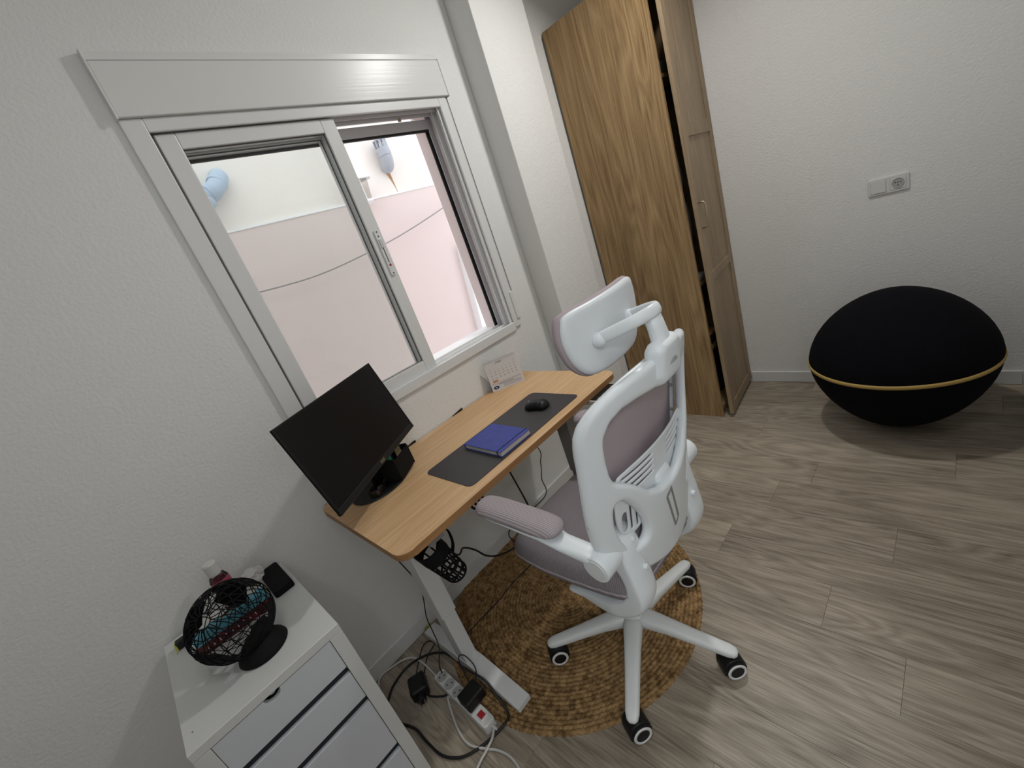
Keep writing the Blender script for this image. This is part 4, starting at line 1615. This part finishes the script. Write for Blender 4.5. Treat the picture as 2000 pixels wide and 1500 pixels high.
# bottle with pink label
bo = thing('label_bottle', 'clear plastic bottle with pink label and pale cap against the wall', 'bottle', (-0.066, -0.056, AZ))
bm = new()
lathe(bm, [(0, 0), (0.024, 0), (0.026, 0.003), (0.026, 0.10), (0.022, 0.112), (0.015, 0.120), (0, 0.120)], (-0.066, -0.056, AZ), 28)
obj('body', bm, M['clear'], bo, smooth=True)
bm = new()
lathe(bm, [(0.0262, 0.060), (0.0268, 0.060), (0.0268, 0.100), (0.0262, 0.100)], (-0.066, -0.056, AZ), 28)
lb_ = obj('label', bm, M['pink'], bo, smooth=False)
bm = new()
pts = []
for k in range(25):
    a = -2.1 + 1.0 * k / 24
    pts.append((-0.066 + 0.0271 * math.cos(a), -0.056 + 0.0271 * math.sin(a), AZ + 0.078 + 0.005 * math.sin(k * 1.7)))
tube(bm, pts, 0.0006, seg=4, smooth_path=False)
obj('script_line', bm, M['tissue'], lb_)
bm = new()
lathe(bm, [(0, 0.120), (0.018, 0.120), (0.019, 0.124), (0.019, 0.158), (0.016, 0.163), (0, 0.164)], (-0.066, -0.056, AZ), 28)
obj('cap', bm, M['tissue'], bo, smooth=False)
# yellow spirit-level-like bar behind
lv = thing('yellow_bar', 'long yellow and black tool lying along the wall behind the globe', 'tool', (-0.10, -0.112, AZ))
Ml = Matrix.Translation((-0.232, -0.088, AZ)) @ Matrix.Rotation(math.radians(-3.0), 4, 'Z')
obj('bar', BX(0.030, 0.225, -0.010, 0.010, 0.0005, 0.022, bev=0.003, M=Ml), M['yellow'], lv)
obj('end_cap', BX(0.0, 0.032, -0.012, 0.012, 0.0005, 0.026, bev=0.004, M=Ml), M['blackplastic'], lv)
obj('end_stripe', BX(-0.004, 0.002, -0.012, 0.012, 0.0005, 0.020, bev=0.002, M=Ml), M['yellow'], lv)
obj('white_label', BX(0.040, 0.075, -0.0106, 0.008, 0.004, 0.0226, M=Ml), M['tissue'], lv)
# earphone cord on top
o = obj('tangled_cord', TB([(-0.10, -0.21, AZ + 0.0640), (-0.07, -0.19, AZ + 0.0640), (-0.06, -0.20, AZ + 0.0640), (-0.045, -0.17, AZ + 0.064), (-0.085, -0.165, AZ + 0.064), (-0.075, -0.205, AZ + 0.0665), (-0.03, -0.20, AZ + 0.064)], 0.0025, seg=6), M['blackcord'], origin=(-0.07, -0.19, AZ + 0.062), smooth=True)
tag(o, 'black tangled cord lying on the blue and maroon packet', 'cord')

# ------------------------------------------------------------------ dog muzzle under the desk
mz = thing('dog_muzzle', 'black basket dog muzzle hanging under the front of the desk', 'muzzle', (0.425, -0.52, 0.56))


def mzp(a, b, c):
    """a across, b along the basket (0 open end .. 1 nose), c around"""
    t0 = np.array([0.408, -0.520, 0.652])
    t1 = np.array([0.446, -0.520, 0.540])
    ax_ = t1 - t0
    L_ = np.linalg.norm(ax_)
    ax_ = ax_ / L_
    s_ = np.array([ax_[2], 0, -ax_[0]])
    s_ = -s_
    y_ = np.array([0, 1.0, 0])
    r = (0.052 - 0.010 * max(b, 0))
    return t0 + ax_ * b * L_ + s_ * r * 0.82 * math.cos(c) + y_ * r * math.sin(c)


NBARS = 10
for k in range(NBARS):
    c_ = 2 * PI * k / NBARS
    obj('bar', TB([mzp(0, b, c_) for b in (0.0, 0.35, 0.7, 1.0)], 0.0030, seg=6, smooth_path=False), M['blackmatte'], mz)
for b in (0.0, 0.36, 0.58, 0.80, 1.0):
    obj('ring', TB([mzp(0, b, 2 * PI * k / 24) for k in range(24)], 0.0032, seg=6, closed=True, smooth_path=False), M['blackmatte'], mz)
bm = new()
for k in (-0.5, 0.0, 0.5):
    p0 = mzp(0, 1.0, math.acos(k))
    p1 = mzp(0, 1.0, -math.acos(k))
    tube(bm, [p0, p1], 0.0030, seg=6, smooth_path=False)
for k in (-0.4, 0.4):
    p0 = mzp(0, 1.0, math.asin(k))
    p1 = mzp(0, 1.0, PI - math.asin(k))
    tube(bm, [p0, p1], 0.0035, seg=6, smooth_path=False)
obj('nose_grid', bm, M['blackmatte'], mz)
# solid padded band round the open end
bm = new()
rings = []
for k in range(29):
    c_ = 2 * PI * k / 28
    rings.append([mzp(0, b, c_) * 1.0 for b in (-0.38, 0.06)])
for k in range(28):
    vv = [bm.verts.new(p) for p in (rings[k][0], rings[k + 1][0], rings[k + 1][1], rings[k][1])]
    bm.faces.new(vv)
bmesh.ops.remove_doubles(bm, verts=bm.verts[:], dist=1e-5)
bmesh.ops.solidify(bm, geom=bm.faces[:], thickness=0.004)
obj('padded_band', bm, M['blackmatte'], mz)
e1 = mzp(0, -0.2, 0.2)
e2 = mzp(0, 0.55, 0.1)
bm = new()
loft(bm, [tuple(p) for p in catmull([e1, e1 + (0.024, 0.004, 0.010), e1 + (0.046, 0.004, -0.012), e1 + (0.044, 0.002, -0.060), e2], 6)], (0, 1, 0), [0.009] * 25, [0.0022] * 25, seg=8)
obj('strap', bm, M['blackmatte'], mz)
obj('hanging_loop', TB([tuple(mzp(0, -0.30, 1.6)), (0.443, -0.50, 0.712), (0.447, -0.515, DZ - TT - 0.004), (0.443, -0.53, 0.710), tuple(mzp(0, -0.30, -1.6))], 0.003, seg=6), M['blackmatte'], mz)

# ------------------------------------------------------------------ power strip, plugs, cables
ps = thing('power_strip', 'white four-way power strip with red switch on the floor', 'power strip', (0.31, -0.425, 0))
pA = np.array([0.302, -0.268, 0.0])
pB = np.array([0.294, -0.585, 0.0])
ang = math.atan2(pB[1] - pA[1], pB[0] - pA[0])
Mps = Matrix.Translation(Vector(pA)) @ Matrix.Rotation(ang, 4, 'Z')
PSL = float(np.linalg.norm(pB - pA))
bm = SL(rrect(0, PSL, -0.0235, 0.0235, 0.010, 4), 0, 0.040, bev=0.004)
bmesh.ops.transform(bm, matrix=Mps, verts=bm.verts[:])
obj('body', bm, M['whiteplug'], ps)
for k in range(4):
    xx = 0.030 + k * 0.051
    bm = new()
    lathe(bm, [(0.0215, 0.0), (0.0215, 0.0012), (0.0195, 0.0012), (0.0185, 0.0004), (0, 0.0004)], seg=24, M=Mps @ Matrix.Translation((xx, 0, 0.040)))
    s_ = obj('socket', bm, M['greyplug'], ps)
    for dy in (-0.0095, 0.0095):
        bm = new()
        lathe(bm, [(0, 0.0004), (0.0028, 0.0004), (0.0028, 0.0016), (0, 0.0016)], seg=10, M=Mps @ Matrix.Translation((xx + dy * 0.5, dy * 0.87, 0.040)))
        obj('hole', bm, M['gasket'], s_)
sw_ = obj('switch_bezel', BX(0.258, 0.292, -0.0145, 0.0145, 0.040, 0.0425, bev=0.001, seg=1, M=Mps), M['whiteplug'], ps)
obj('switch', BX(0.262, 0.288, -0.0105, 0.0105, 0.0425, 0.0460, bev=0.001, seg=1, M=Mps), M['red'], ps)
# black charger plugged in the fourth socket
ch = thing('black_charger', 'square black charger plugged into the power strip', 'charger', tuple(Mps @ Vector((0.186, 0, 0.0416))))
obj('block', BX(0.182, 0.246, -0.022, 0.056, 0.046, 0.088, bev=0.006, M=Mps), M['blackplastic'], ch)
bm = new()
cyl(bm, Mps @ Vector((0.184, 0, 0.0416)), Mps @ Vector((0.184, 0, 0.047)), 0.018, 20)
obj('plug', bm, M['blackplastic'], ch)
obj('port_edge', BX(0.194, 0.236, 0.0558, 0.0566, 0.064, 0.068, M=Mps), M['greyplug'], ch)
# second black plug lying on the floor
a_ = fl(815, 1338, 0.0)
ad = thing('power_adapter', 'black power adapter lying on the floor beside the power strip', 'adapter', (0.232, -0.235, 0))
Mad = Matrix.Translation((0.228, -0.225, 0)) @ Matrix.Rotation(math.radians(-22), 4, 'Z')
obj('block', BX(-0.034, 0.034, -0.044, 0.040, 0, 0.052, bev=0.012, seg=3, M=Mad), M['blackplastic'], ad)
bm = new()
cyl(bm, Mad @ Vector((0.0, -0.038, 0.022)), Mad @ Vector((0.0, -0.066, 0.022)), 0.017, 20, bev=0.003)
obj('plug_face', bm, M['blackplastic'], ad)
for dx in (-0.0095, 0.0095):
    bm = new()
    cyl(bm, Mad @ Vector((dx, -0.066, 0.022)), Mad @ Vector((dx, -0.083, 0.022)), 0.0022, 8)
    obj('pin', bm, M['chrome'], ad)
# a yellow scrap on the floor behind the desk foot
bm = new()
rnd = random.Random(2)
c0 = Vector((0.418, -0.030, 0.0005))
ringv = [bm.verts.new(c0 + Vector((0.020 * math.cos(t) * rnd.uniform(.5, 1.3), 0.012 * math.sin(t) * rnd.uniform(.5, 1.2), 0.002 + rnd.uniform(0, 0.030)))) for t in [2 * PI * k / 12 for k in range(12)]]
cv = bm.verts.new(c0 + Vector((0, 0, 0.001)))
for k in range(12):
    bm.faces.new((cv, ringv[k], ringv[(k + 1) % 12]))
bmesh.ops.solidify(bm, geom=bm.faces[:], thickness=0.0008)
tag(obj('yellow_scrap', bm, M['yellow'], origin=tuple(c0)), 'crumpled yellow plastic scrap between the desk foot and the wall', 'scrap')


def cable(name, label, mt, pts, r):
    bm = TB(pts, r, seg=8, n=8)
    o_ = obj(name, bm, mt, origin=tuple(pts[0]), smooth=True)
    return tag(o_, label, 'cable')


def fpath(px, z):
    return [fl(a, b, z) for a, b in px]


w_r = 0.0042
cable('white_cable', 'white cable running from behind the drawer unit to the power strip', M['whitecord'],
      [(0.105, -0.16, 0.005)] + fpath([(740, 1330), (770, 1300), (800, 1285), (822, 1292), (842, 1310)], 0.006) + [(0.292, -0.300, 0.006)], w_r)
cable('white_cable', 'white cable curling out from the side of the power strip towards the front', M['whitecord'],
      [(0.281, -0.390, 0.006)] + fpath([(875, 1362), (885, 1400), (900, 1435), (918, 1455), (945, 1462), (975, 1466), (1003, 1484), (1030, 1530)], 0.006), w_r)
cable('white_cable', 'white cable leaving the switch end of the power strip', M['whitecord'],
      [tuple(Mps @ Vector((PSL - 0.002, 0.004, 0.020))), tuple(Mps @ Vector((PSL + 0.018, 0.006, 0.016)))] + fpath([(965, 1420), (962, 1440), (952, 1462), (936, 1492), (920, 1530)], 0.0145), w_r)
cable('black_cable', 'thick black cable looping round the power strip on the floor', M['blackcord'],
      [fl(757, 1372, 0.006), fl(768, 1340, 0.006), fl(795, 1303, 0.006), fl(832, 1280, 0.020), fl(866, 1275, 0.020), fl(892, 1290, 0.014), (0.368, -0.345, 0.05), (0.362, -0.40, 0.085), (0.362, -0.452, 0.100), (0.372, -0.505, 0.085), (0.368, -0.545, 0.05)]
      + [fl(992, 1392, 0.013), fl(985, 1415, 0.010), fl(950, 1450, 0.006), fl(905, 1478, 0.006), fl(865, 1476, 0.006), fl(835, 1450, 0.006), fl(812, 1424, 0.006), fl(786, 1414, 0.006), fl(768, 1406, 0.006)], 0.0046)
cable('black_cable', 'thin black cable hanging from the desk to the power strip', M['blackcord'],
      [(0.366, -0.285, DZ - TT - 0.003), (0.360, -0.275, 0.62)] + [tuple(at(px, py, 1, yy)) for px, py, yy in ((814, 1135, -0.24), (826, 1165, -0.22), (833, 1205, -0.20), (846, 1235, -0.20), (857, 1262, -0.22))] + [tuple(Mps @ Vector((0.012, 0.016, 0.075))), tuple(Mps @ Vector((0.020, 0.008, 0.0412)))], 0.0022)
cable('black_cable', 'thin black charger cable arching beside the desk foot', M['blackcord'],
      [tuple(Mps @ Vector((0.190, 0.049, 0.066))), (0.372, -0.45, 0.078), (0.385, -0.43, 0.10), (0.382, -0.39, 0.125), (0.365, -0.375, 0.12), (0.352, -0.395, 0.075), (0.345, -0.42, 0.030), (0.343, -0.46, 0.006), (0.350, -0.55, 0.004)], 0.0022)
cable('black_cable', 'thin black adapter lead lying in a loop by the wall', M['blackcord'],
      [tuple(Mad @ Vector((-0.01, 0.036, 0.020)))] + fpath([(818, 1290), (826, 1262), (838, 1252), (848, 1258), (835, 1282)], 0.004) + [tuple(Mad @ Vector((0.020, 0.040, 0.004)))], 0.0022)
cable('black_cable', 'black cable lying between the power adapter and the power strip', M['blackcord'],
      [tuple(Mad @ Vector((0.029, -0.01, 0.012))), fl(838, 1358, 0.005), fl(862, 1360, 0.005), (0.283, -0.345, 0.005)], 0.0036)
cable('black_cable', 'thin black cable lying across the jute rug under the chair', M['blackcord'],
      fpath([(1040, 1100), (1000, 1140), (975, 1172), (945, 1203), (915, 1235), (900, 1250)], 0.0145), 0.0022)
cable('black_cable', 'black cable drooping from the muzzle side under the desk', M['blackcord'],
      [(0.46, -0.20, DZ - TT - 0.036)] + [tuple(at(px, py, 1, -0.16)) for px, py in ((884, 1080), (905, 1070), (928, 1074), (950, 1085), (975, 1084), (1010, 1066), (1050, 1030))] + [(0.98, -0.20, DZ - TT - 0.036)], 0.0042)
cable('black_cable', 'thin black cable hanging down the wall between the desk legs', M['blackcord'],
      [(1.06, -0.09, DZ - TT - 0.002)] + [tuple(at(px, py, 1, -0.08)) for px, py in ((1046, 870), (1056, 905), (1058, 935), (1064, 970))] + [(0.97, -0.08, 0.12), (0.96, -0.09, 0.03)], 0.0026)

# ------------------------------------------------------------------ office chair
CX, CYB = 0.822, -0.860
chair = thing('office_chair', 'white office chair with mauve mesh seat, armrests and headrest', 'chair', (CX, CYB, 0))


def Yb(u, z):
    """back surface of the backrest"""
    return -1.103 - 0.168 * (z - 0.615) + 0.08 * (u / 0.26) ** 2


# five-star base and casters
caster_parts = {}
for k in range(5):
    a = math.radians(62 + 72 * k)
    ca, sa = math.cos(a), math.sin(a)
    path, w, h = [], [], []
    for t, zz, ww, hh in ((0.015, 0.118, 0.034, 0.030), (0.06, 0.121, 0.031, 0.026), (0.12, 0.116, 0.027, 0.021), (0.20, 0.104, 0.0235, 0.0175), (0.27, 0.094, 0.0215, 0.0155), (0.305, 0.089, 0.0205, 0.0145), (0.322, 0.086, 0.016, 0.011), (0.329, 0.085, 0.008, 0.006)):
        path.append((CX + ca * t, CYB + sa * t, zz))
        w.append(ww)
        h.append(hh)
    obj('base_leg', loft(new(), path, (-sa, ca, 0), w, h, seg=18, power=3.0), M['base_white'], chair, smooth=True)
# casters: swivel angles picked to match the visible wheel faces
CZ = 0.0
sw_ang = [20, 75, 95, 60, 118]


def build_caster(loc, ang_, z0):
    Mc = Matrix.Translation((loc[0], loc[1], z0)) @ Matrix.Rotation(ang_, 4, 'Z') @ Matrix.Diagonal((1.15, 1.18, 1.18, 1))
    # local: wheel axle along x, rolling along y, swivel pin offset in +y
    bm = new()
    pts = [(-0.026 + 0.0, 0.020)]
    prof_ = [(0.031 * math.cos(t), 0.029 + 0.031 * math.sin(t)) for t in [math.radians(q) for q in range(-10, 191, 15)]] + [(-0.0305, 0.016), (-0.020, 0.010), (0.020, 0.010), (0.0305, 0.016)]
    slab(bm, prof_, -0.0225, 0.0225, bev=0.004, fmap=lambda a, b, h: (h, a, b))
    bmesh.ops.transform(bm, matrix=Mc, verts=bm.verts[:])
    c_ = obj('caster', bm, M['blackplastic'], chair)
    for s in (-1, 1):
        bm = new()
        lathe(bm, [(0, 0), (0.0275, 0), (0.0275, 0.005), (0.025, 0.0075), (0, 0.0075)], seg=28, M=Mc @ Matrix.Translation((s * 0.0225, 0, 0.0275)) @ Matrix.Rotation(s * PI / 2, 4, 'Y'))
        obj('wheel', bm, M['blackplastic'], c_)
        bm = new()
        lathe(bm, [(0.0185, 0.006), (0.0185, 0.0088), (0.0245, 0.0088), (0.0258, 0.0066)], seg=28, M=Mc @ Matrix.Translation((s * 0.0225, 0, 0.0275)) @ Matrix.Rotation(s * PI / 2, 4, 'Y'))
        obj('wheel_ring', bm, M['ring_white'], c_, smooth=True)
    bm = new()
    cyl(bm, Mc @ Vector((0, 0.0, 0.05)), Mc @ Vector((0, 0.0, 0.068)), 0.007, 12)
    obj('pin', bm, M['chrome'], c_)


RUGZ = 0.0095
for k in range(5):
    a = math.radians(62 + 72 * k)
    px_, py_ = CX + 0.303 * math.cos(a), CYB + 0.303 * math.sin(a)
    on_rug = math.hypot(px_ - RX, py_ - RY) < RR - 0.02
    build_caster((px_, py_), math.radians([40, 52, 62, 50, 28][k]), RUGZ if on_rug else 0.0005)
bm = new()
lathe(bm, [(0, 0.085), (0.040, 0.085), (0.047, 0.095), (0.047, 0.135), (0.040, 0.148), (0.030, 0.152), (0, 0.152)], (CX, CYB, 0), 32)
obj('hub', bm, M['base_white'], chair, smooth=False)
bm = new()
lathe(bm, [(0, 0.15), (0.027, 0.15), (0.027, 0.27), (0.020, 0.272), (0.020, 0.40), (0, 0.40)], (CX, CYB, 0), 24)
obj('gas_lift', bm, M['base_white'], chair)
# mechanism and seat pan
obj('mechanism', BX(CX - 0.09, CX + 0.09, CYB - 0.10, CYB + 0.13, 0.385, 0.428, bev=0.010), M['blackplastic'], chair)
# seat cushion
so = catmull([(-0.205, -0.205), (-0.226, -0.05), (-0.230, 0.14), (-0.200, 0.262), (-0.11, 0.292), (0, 0.298), (0.11, 0.292), (0.200, 0.262), (0.230, 0.14), (0.226, -0.05), (0.205, -0.205), (0.15, -0.228), (0.0, -0.235), (-0.15, -0.228)], 6, True)


def seat_map(a, b, h):
    z = 0.525 + h
    if h > 0:
        z -= 0.010 * math.exp(-((a / 0.13) ** 2 + ((b + 0.06) / 0.14) ** 2))
    z -= 0.030 * max(0, (b - 0.16) / 0.14) ** 2       # waterfall front
    return (CX + a, CYB - 0.005 + b * 0.93, z)


bm = inflate(so, [], seat_map, 0.050, 0.048, 0.055, 0.012, power=2.2)
seat = obj('seat', bm, M['mauve'], chair, smooth=True)
sp_ = resample(so, 0.012)
obj('seat_piping', TB([seat_map(a * 1.0, b * 1.0, 0.0) for a, b in sp_], 0.0035, seg=6, closed=True, smooth_path=False), M['mauve_pad'], seat, smooth=True)
obj('seat_pan', BX(CX - 0.15, CX + 0.15, CYB - 0.15, CYB + 0.18, 0.428, 0.484, bev=0.012), M['blackplastic'], chair)

# backrest frame
half_out = [(0.0, 1.134), (-0.059, 1.132), (-0.106, 1.129), (-0.153, 1.121), (-0.194, 1.108), (-0.224, 1.092), (-0.245, 1.072), (-0.256, 1.046), (-0.259, 1.010), (-0.259, 0.96), (-0.260, 0.90), (-0.261, 0.85), (-0.260, 0.79), (-0.254, 0.735), (-0.236, 0.675), (-0.205, 0.620), (-0.165, 0.580), (-0.11, 0.555), (-0.05, 0.538), (0.0, 0.533)]
out_f = half_out + [(-u, z) for u, z in half_out[-2:0:-1]]
half_in = [(0.0, 1.056), (-0.049, 1.062), (-0.108, 1.068), (-0.155, 1.066), (-0.186, 1.050), (-0.201, 1.025), (-0.205, 1.000), (-0.204, 0.960), (-0.200, 0.920), (-0.193, 0.898), (-0.175, 0.882), (-0.150, 0.863), (-0.124, 0.838), (-0.097, 0.807), (-0.055, 0.785), (0.0, 0.778)]
in_f = half_in + [(-u, z) for u, z in half_in[-2:0:-1]]
hole_l = catmull([(-0.203, 0.808), (-0.197, 0.830), (-0.180, 0.832), (-0.160, 0.810), (-0.137, 0.771), (-0.119, 0.727), (-0.114, 0.690), (-0.128, 0.664), (-0.158, 0.664), (-0.187, 0.700), (-0.203, 0.76)], 4, True)
hole_r = [(-u, z) for u, z in hole_l][::-1]


def back_map(a, b, h):
    return (CX + a, Yb(a, b) - h, b)       # h > 0 towards the rear


bm = inflate(out_f, [in_f, hole_l, hole_r], back_map, 0.014, 0.016, 0.014, 0.0085)
obj('back_frame', bm, M['chair_white'], chair, smooth=True)
# mesh panel stretched on the sitter's side
half_m = [(0.0, 1.110), (-0.10, 1.105), (-0.19, 1.078), (-0.232, 1.03), (-0.236, 0.95), (-0.232, 0.86), (-0.20, 0.72), (-0.14, 0.63), (0.0, 0.60)]
mesh_o = catmull(half_m + [(-u, z) for u, z in half_m[-2:0:-1]], 5, True)


def mesh_map(a, b, h):
    bulge = 0.012 + 0.030 * max(0.0, 1 - (a / 0.24) ** 2) * math.exp(-((b - 0.82) / 0.22) ** 2)
    return (CX + a, Yb(a, b) + 0.020 + bulge - h, b)


bm = inflate(mesh_o, [], mesh_map, 0.002, 0.002, 0.004, 0.014)
obj('back_mesh', bm, M['mauve_back'], chair, smooth=True)
rim = resample(mesh_o, 0.014)
obj('mesh_border', TB([mesh_map(a, b, 0.004) for a, b in rim], 0.008, seg=8, closed=True, smooth_path=False), M['chair_white'], chair, smooth=True)
for s in (-1, 1):
    for zz in (1.02, 0.93, 0.85):
        p = mesh_map(s * 0.218, zz, 0)
        bm = new()
        cyl(bm, (p[0], p[1] - 0.012, p[2]), (p[0], p[1], p[2]), 0.004, 10)
        obj('screw', bm, M['greyplug'], chair)
# lumbar support: slotted curved plate
lum = catmull([(-0.175, 0.875), (-0.186, 0.80), (-0.182, 0.735), (-0.160, 0.700), (-0.125, 0.692), (-0.09, 0.705), (-0.03, 0.72), (0.03, 0.72), (0.09, 0.705), (0.125, 0.692), (0.160, 0.700), (0.182, 0.735), (0.186, 0.80), (0.175, 0.875), (0.14, 0.890), (0.0, 0.893), (-0.14, 0.890)], 5, True)
slots = []
for s in (-1, 1):
    for k, (u0, z0, z1) in enumerate(((0.160, 0.715, 0.775), (0.138, 0.707, 0.80), (0.118, 0.705, 0.80), (0.098, 0.715, 0.80))):
        u0 = s * u0
        hw = 0.0036 if k else 0.0085
        slots.append(catmull([(u0 - hw, z0 + 0.008), (u0, z0), (u0 + hw, z0 + 0.008), (u0 + hw, z1 - 0.008), (u0, z1), (u0 - hw, z1 - 0.008)], 3, True))
    for z0 in (0.874, 0.857, 0.840, 0.823):
        slots.append(catmull([(s * 0.155, z0), (s * 0.150, z0 + 0.003), (s * 0.045, z0 + 0.003), (s * 0.040, z0), (s * 0.045, z0 - 0.003), (s * 0.150, z0 - 0.003)], 3, True))


def lum_map(a, b, h):
    return (CX + a, Yb(a, b) + 0.022 - h - 0.012 * (a / 0.18) ** 2, b)


bm = inflate(lum, slots, lum_map, 0.003, 0.003, 0.003, 0.0055)
obj('lumbar_support', bm, M['chair_white'], chair, smooth=True)
bm = new()
box(bm, -0.036, 0.036, -0.030, 0.026, 0.735, 0.800, bev=0.016, seg=4, M=Matrix.Translation((CX, Yb(0, 0.77) + 0.034, 0.004)))
obj('lumbar_slider', bm, M['chair_white'], chair, smooth=True)
# handle slot badge in the spine
sl_o = [(-0.043, 0.742), (-0.038, 0.752), (-0.016, 0.764), (0.021, 0.632), (0.0, 0.614), (-0.006, 0.616)]
sl_i = [(-0.035, 0.741), (-0.019, 0.751), (0.012, 0.634), (-0.001, 0.625)]
bm = inflate(sl_o, [sl_i], lambda a, b, h: (CX + a, Yb(a, b) - 0.0142 - h, b), 0.0016, 0.002, 0.001, 0.003)
obj('spine_badge', bm, M['steel_grey'], chair)
# side brackets carrying the backrest and the arms
brk = catmull([(-0.795, 0.402), (-0.81, 0.388), (-0.92, 0.392), (-1.02, 0.415), (-1.08, 0.458), (-1.105, 0.510), (-1.102, 0.570), (-1.095, 0.630), (-1.085, 0.690), (-1.055, 0.722), (-1.015, 0.705), (-1.005, 0.665), (-1.035, 0.615), (-1.048, 0.560), (-1.035, 0.512), (-0.97, 0.462), (-0.88, 0.428)], 4, True)
for s in (-1, 1):
    xm = CX + s * 0.165

    def brk_map(a, b, h, xm=xm, s=s):
        fl_ = 0.030 * max(0.0, min(1.0, (-0.86 - a) / 0.12))      # the rear part flares wider than the tip
        hh = h * (0.45 + 0.55 * fl_ / 0.030)
        return (xm + hh + s * (0.030 - fl_) * 0.0, a, b)

    bm = inflate(brk, [], brk_map, 0.042, 0.042, 0.014, 0.008)
    bk = obj('side_bracket', bm, M['chair_white'], chair, smooth=True)
    for yy, zz in ((-1.062, 0.685), (-1.078, 0.600)):
        p = (xm + s * -0.012, yy - 0.018, zz)
        bm = new()
        cyl(bm, (p[0], p[1], p[2]), (p[0], p[1] - 0.011, p[2]), 0.008, 14, bev=0.002)
        obj('bolt_cover', bm, M['chair_white'], bk)
    # arm pivot: thick drum on the bracket side
    px0, px1 = CX + s * 0.180, CX + s * 0.272
    PY, PZ = -1.045, 0.675
    bm = new()
    cyl(bm, (px0, PY, PZ), (px1, PY, PZ), 0.037, 32, bev=0.004)
    ar = obj('armrest', bm, M['chair_white'], chair)
    bm = new()
    cyl(bm, (px1 - s * 0.001, PY, PZ), (px1 + s * 0.0015, PY, PZ), 0.028, 28, bev=0.001)
    obj('pivot_cap', bm, M['base_white'], ar)
    # arm beam rising forward to the pad
    xa = CX + s * 0.262
    path = [(CX + s * 0.245, -1.045, 0.690), (CX + s * 0.250, -1.010, 0.700), (xa, -0.955, 0.722), (xa, -0.90, 0.740), (xa, -0.80, 0.748), (xa, -0.70, 0.750), (xa, -0.652, 0.750)]
    bm = loft(new(), path, (1, 0, 0), [0.026, 0.026, 0.027, 0.034, 0.038, 0.038, 0.026], [0.024, 0.020, 0.015, 0.009, 0.006, 0.006, 0.004], seg=20, power=2.6)
    obj('arm_beam', bm, M['chair_white'], ar, smooth=True)
    pad = catmull([(0, 0.160), (-0.030, 0.150), (-0.043, 0.11), (-0.043, 0.0), (-0.041, -0.11), (-0.030, -0.150), (0, -0.160), (0.030, -0.150), (0.041, -0.11), (0.043, 0.0), (0.043, 0.11), (0.030, 0.150)], 5, True)
    bm = inflate(pad, [], lambda a, b, h, xa=xa: (xa + a, -0.800 + b, 0.758 + h + 0.004 * math.cos(b / 0.16 * 1.5)), 0.024, 0.006, 0.030, 0.008)
    obj('arm_pad', bm, M['mauve_pad'], ar, smooth=True)
# headrest
bm = inflate([(-0.052, 1.150), (-0.056, 1.085), (-0.046, 1.060), (0.046, 1.060), (0.056, 1.085), (0.052, 1.150), (0.034, 1.164), (-0.034, 1.164)], [], lambda a, b, h: (CX + a, Yb(a, b) - 0.002 - h, b), 0.026, 0.022, 0.018, 0.008)
obj('neck_clamp', bm, M['chair_white'], chair, smooth=True)
hd = obj('headrest_stem', loft(new(), [(CX, -1.196, 1.105), (CX, -1.195, 1.150), (CX, -1.190, 1.19), (CX, -1.184, 1.222)], (1, 0, 0), [0.032, 0.027, 0.0245, 0.024], [0.020, 0.018, 0.016, 0.015], seg=24, power=2.4), M['chair_white'], chair, smooth=True)
bm = new()
up_ = [(CX - 0.072, -1.092, 1.196), (CX - 0.066, -1.118, 1.204), (CX - 0.048, -1.160, 1.216), (CX - 0.022, -1.188, 1.224), (CX, -1.195, 1.226), (CX + 0.022, -1.188, 1.224), (CX + 0.048, -1.160, 1.216), (CX + 0.066, -1.118, 1.204), (CX + 0.072, -1.092, 1.196)]
pp = catmull(up_, 6)
loft(bm, pp, (0, 0.25, 1), [0.0145] * len(pp), [0.0095] * len(pp), seg=16, power=2.4)
obj('headrest_yoke', bm, M['chair_white'], hd, smooth=True)
bm = new()
cyl(bm, (CX - 0.03, -1.186, 1.150), (CX + 0.034, -1.205, 1.150), 0.010, 16, bev=0.003)
obj('height_button', bm, M['chair_white'], hd)
for s in (-1, 1):
    bm = new()
    bmesh.ops.create_uvsphere(bm, u_segments=18, v_segments=12, radius=0.0185)
    bmesh.ops.translate(bm, verts=bm.verts[:], vec=(CX + s * 0.072, -1.090, 1.194))
    obj('ball_joint', bm, M['chair_white'], hd, smooth=True)
hr = catmull([(-0.150, 1.262), (-0.156, 1.215), (-0.140, 1.160), (-0.105, 1.122), (-0.05, 1.112), (0.05, 1.112), (0.105, 1.122), (0.140, 1.160), (0.156, 1.215), (0.150, 1.262), (0.132, 1.279), (0.05, 1.281), (-0.05, 1.281), (-0.132, 1.279)], 5, True)


def hr_map(off):
    def f_(a, b, h):
        y = -1.077 + 0.022 * (a / 0.155) ** 2 - 0.10 * (b - 1.20) * 0.6
        return (CX + a, y + off - h, b)
    return f_


bm = inflate(hr, [], hr_map(0.0), 0.011, 0.006, 0.012, 0.008)
obj('headrest_shell', bm, M['chair_white'], hd, smooth=True)
hro = [(u * 1.022, 1.195 + (z - 1.195) * 1.035) for u, z in hr]
bm = inflate(hro, [], hr_map(0.010), 0.010, 0.022, 0.020, 0.008)
obj('headrest_pad', bm, M['mauve_back'], hd, smooth=True)
